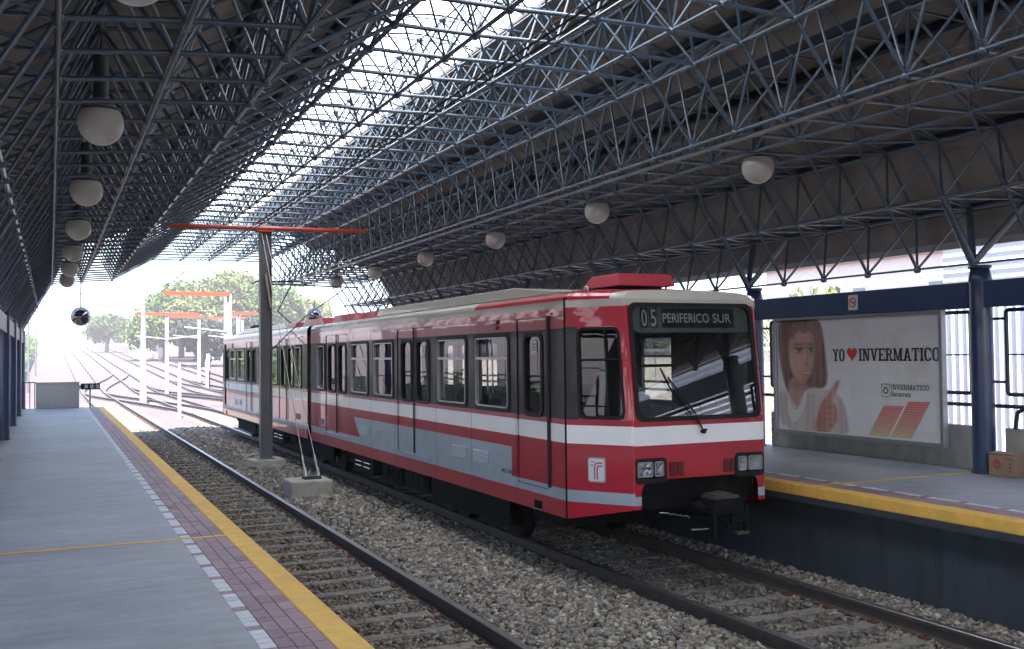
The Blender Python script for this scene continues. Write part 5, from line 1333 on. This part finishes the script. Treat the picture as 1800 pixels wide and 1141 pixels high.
    b.hexa([K(-.2, 8.72, -.16), K(.22, 8.72, -.16), K(.2, 9.05, -.16), K(-.16, 9.05, -.16), K(-.17, 8.74, -.0), K(.2, 8.74, -.0), K(.17, 9.03, .0), K(-.13, 9.03, .0)], 'chassis')
    kb(-.15, .17, 8.75, 9.0, .002, .03, 'rail_side'); kb(-.13, .1, 8.78, 8.97, .032, .05, 'rail_side'); kb(-.04, .04, 8.79, 8.95, .052, .062, 'rail_side')
    for x in (-.27, -.22): b.tube(K(x, 8.8, -.1), K(x, 8.95, -.06), .025, 'chassis', 8, cap=True)
    kb(-.18, -.14, 8.74, 8.8, -.42, -.16); kb(.24, .28, 8.74, 8.8, -.38, -.10); kb(.06, .24, 8.74, 8.78, -.26, -.16); kb(.12, .28, 8.73, 8.80, -.39, -.36, 'rail_side'); kb(.0, .12, 8.75, 8.79, -.32, -.28)
    b.tube(K(-.42, 8.8, -.3), K(-.17, 8.8, -.31), .014, 'bright_metal', 8, cap=True)
    b.path([K(-.62, 9.1, -.15)] + [K(-.55 + .04 * q, 9.05, -.15 - .012 * (q % 2) - .008 * q) for q in range(8)], .007, 'alu', 6)
    b.build('coupler', train)
    b = MB(); b.box((CX - .8, min(Y(9.33), Y(9.36)), -.05), (CX + .8, max(Y(9.33), Y(9.36)), .25), 'chassis'); b.build('buffer_beam', train)
half(False); half(True)
b = MB()
for k in range(9):
    y = 21.89 + k * .035; d = .0 if k % 2 else .035
    b.prism([(CX + x * (1.24 - d) / 1.33, y, z) for x, z in ((-1.33, -.2), (1.33, -.2), (1.33, 2.15), (1.2, 2.22), (-1.2, 2.22), (-1.33, 2.15))], (0, .03, 0), 'seam_black')
b.build('gangway_bellows', train)
b = MB(); b.box((CX - .6, 31.6, 2.33), (CX + .6, 33.6, 2.42), 'chassis')
for x in (-.5, .5):
    for y in (31.8, 33.4): b.lathe((CX + x, y, 2.42), [(.05, 0), (.07, .03), (.05, .05), (.07, .08), (.05, .1), (0, .1)], 'ochre_ceramic', 10)
b.box((CX - .55, 31.7, 2.52), (CX + .55, 33.5, 2.6), 'chassis')
for x in (-.45, .45): b.tube((CX + x, 31.9, 2.62), (CX + x * .7, 33.4, 3.1), .03, 'fixture_dark', 8); b.tube((CX + x * .7, 33.4, 3.1), (CX + x * .9, 31.5, 3.93), .022, 'fixture_dark', 8)
for y in (31.4, 31.65): b.path([(CX - .85, y, 3.86), (CX - .7, y, 3.95), (CX + .7, y, 3.95), (CX + .85, y, 3.86)], .02, 'fixture_dark', 6)
b.build('pantograph', train)
text_mesh('M2 002', lambda u, v: (CX - HW - .0025, 11.64 - u, v), 0, .36, .075, .125, 'decal_black', train, 'fleet_number', .01)
print('objects', len(bpy.data.objects))

# ------------------------------------------------------------------ haze
m = bpy.data.materials.new('haze_air'); m.use_nodes = True; n_, l_ = nt(m); n_.remove(n_['Principled BSDF'])
pv = n_.new('ShaderNodeVolumePrincipled'); pv.inputs['Density'].default_value = .0018; pv.inputs['Color'].default_value = (.97, .85, .91, 1); pv.inputs['Anisotropy'].default_value = .2
l_.new(pv.outputs[0], n_['Material Output'].inputs['Volume']); MATS['haze_air'] = m
b = MB(); b.box((-950, -260, -60), (950, 1510, 32), 'haze_air'); tag(b.build('haze'), 'thin pale haze over the whole station and yard', None, None, 'stuff')
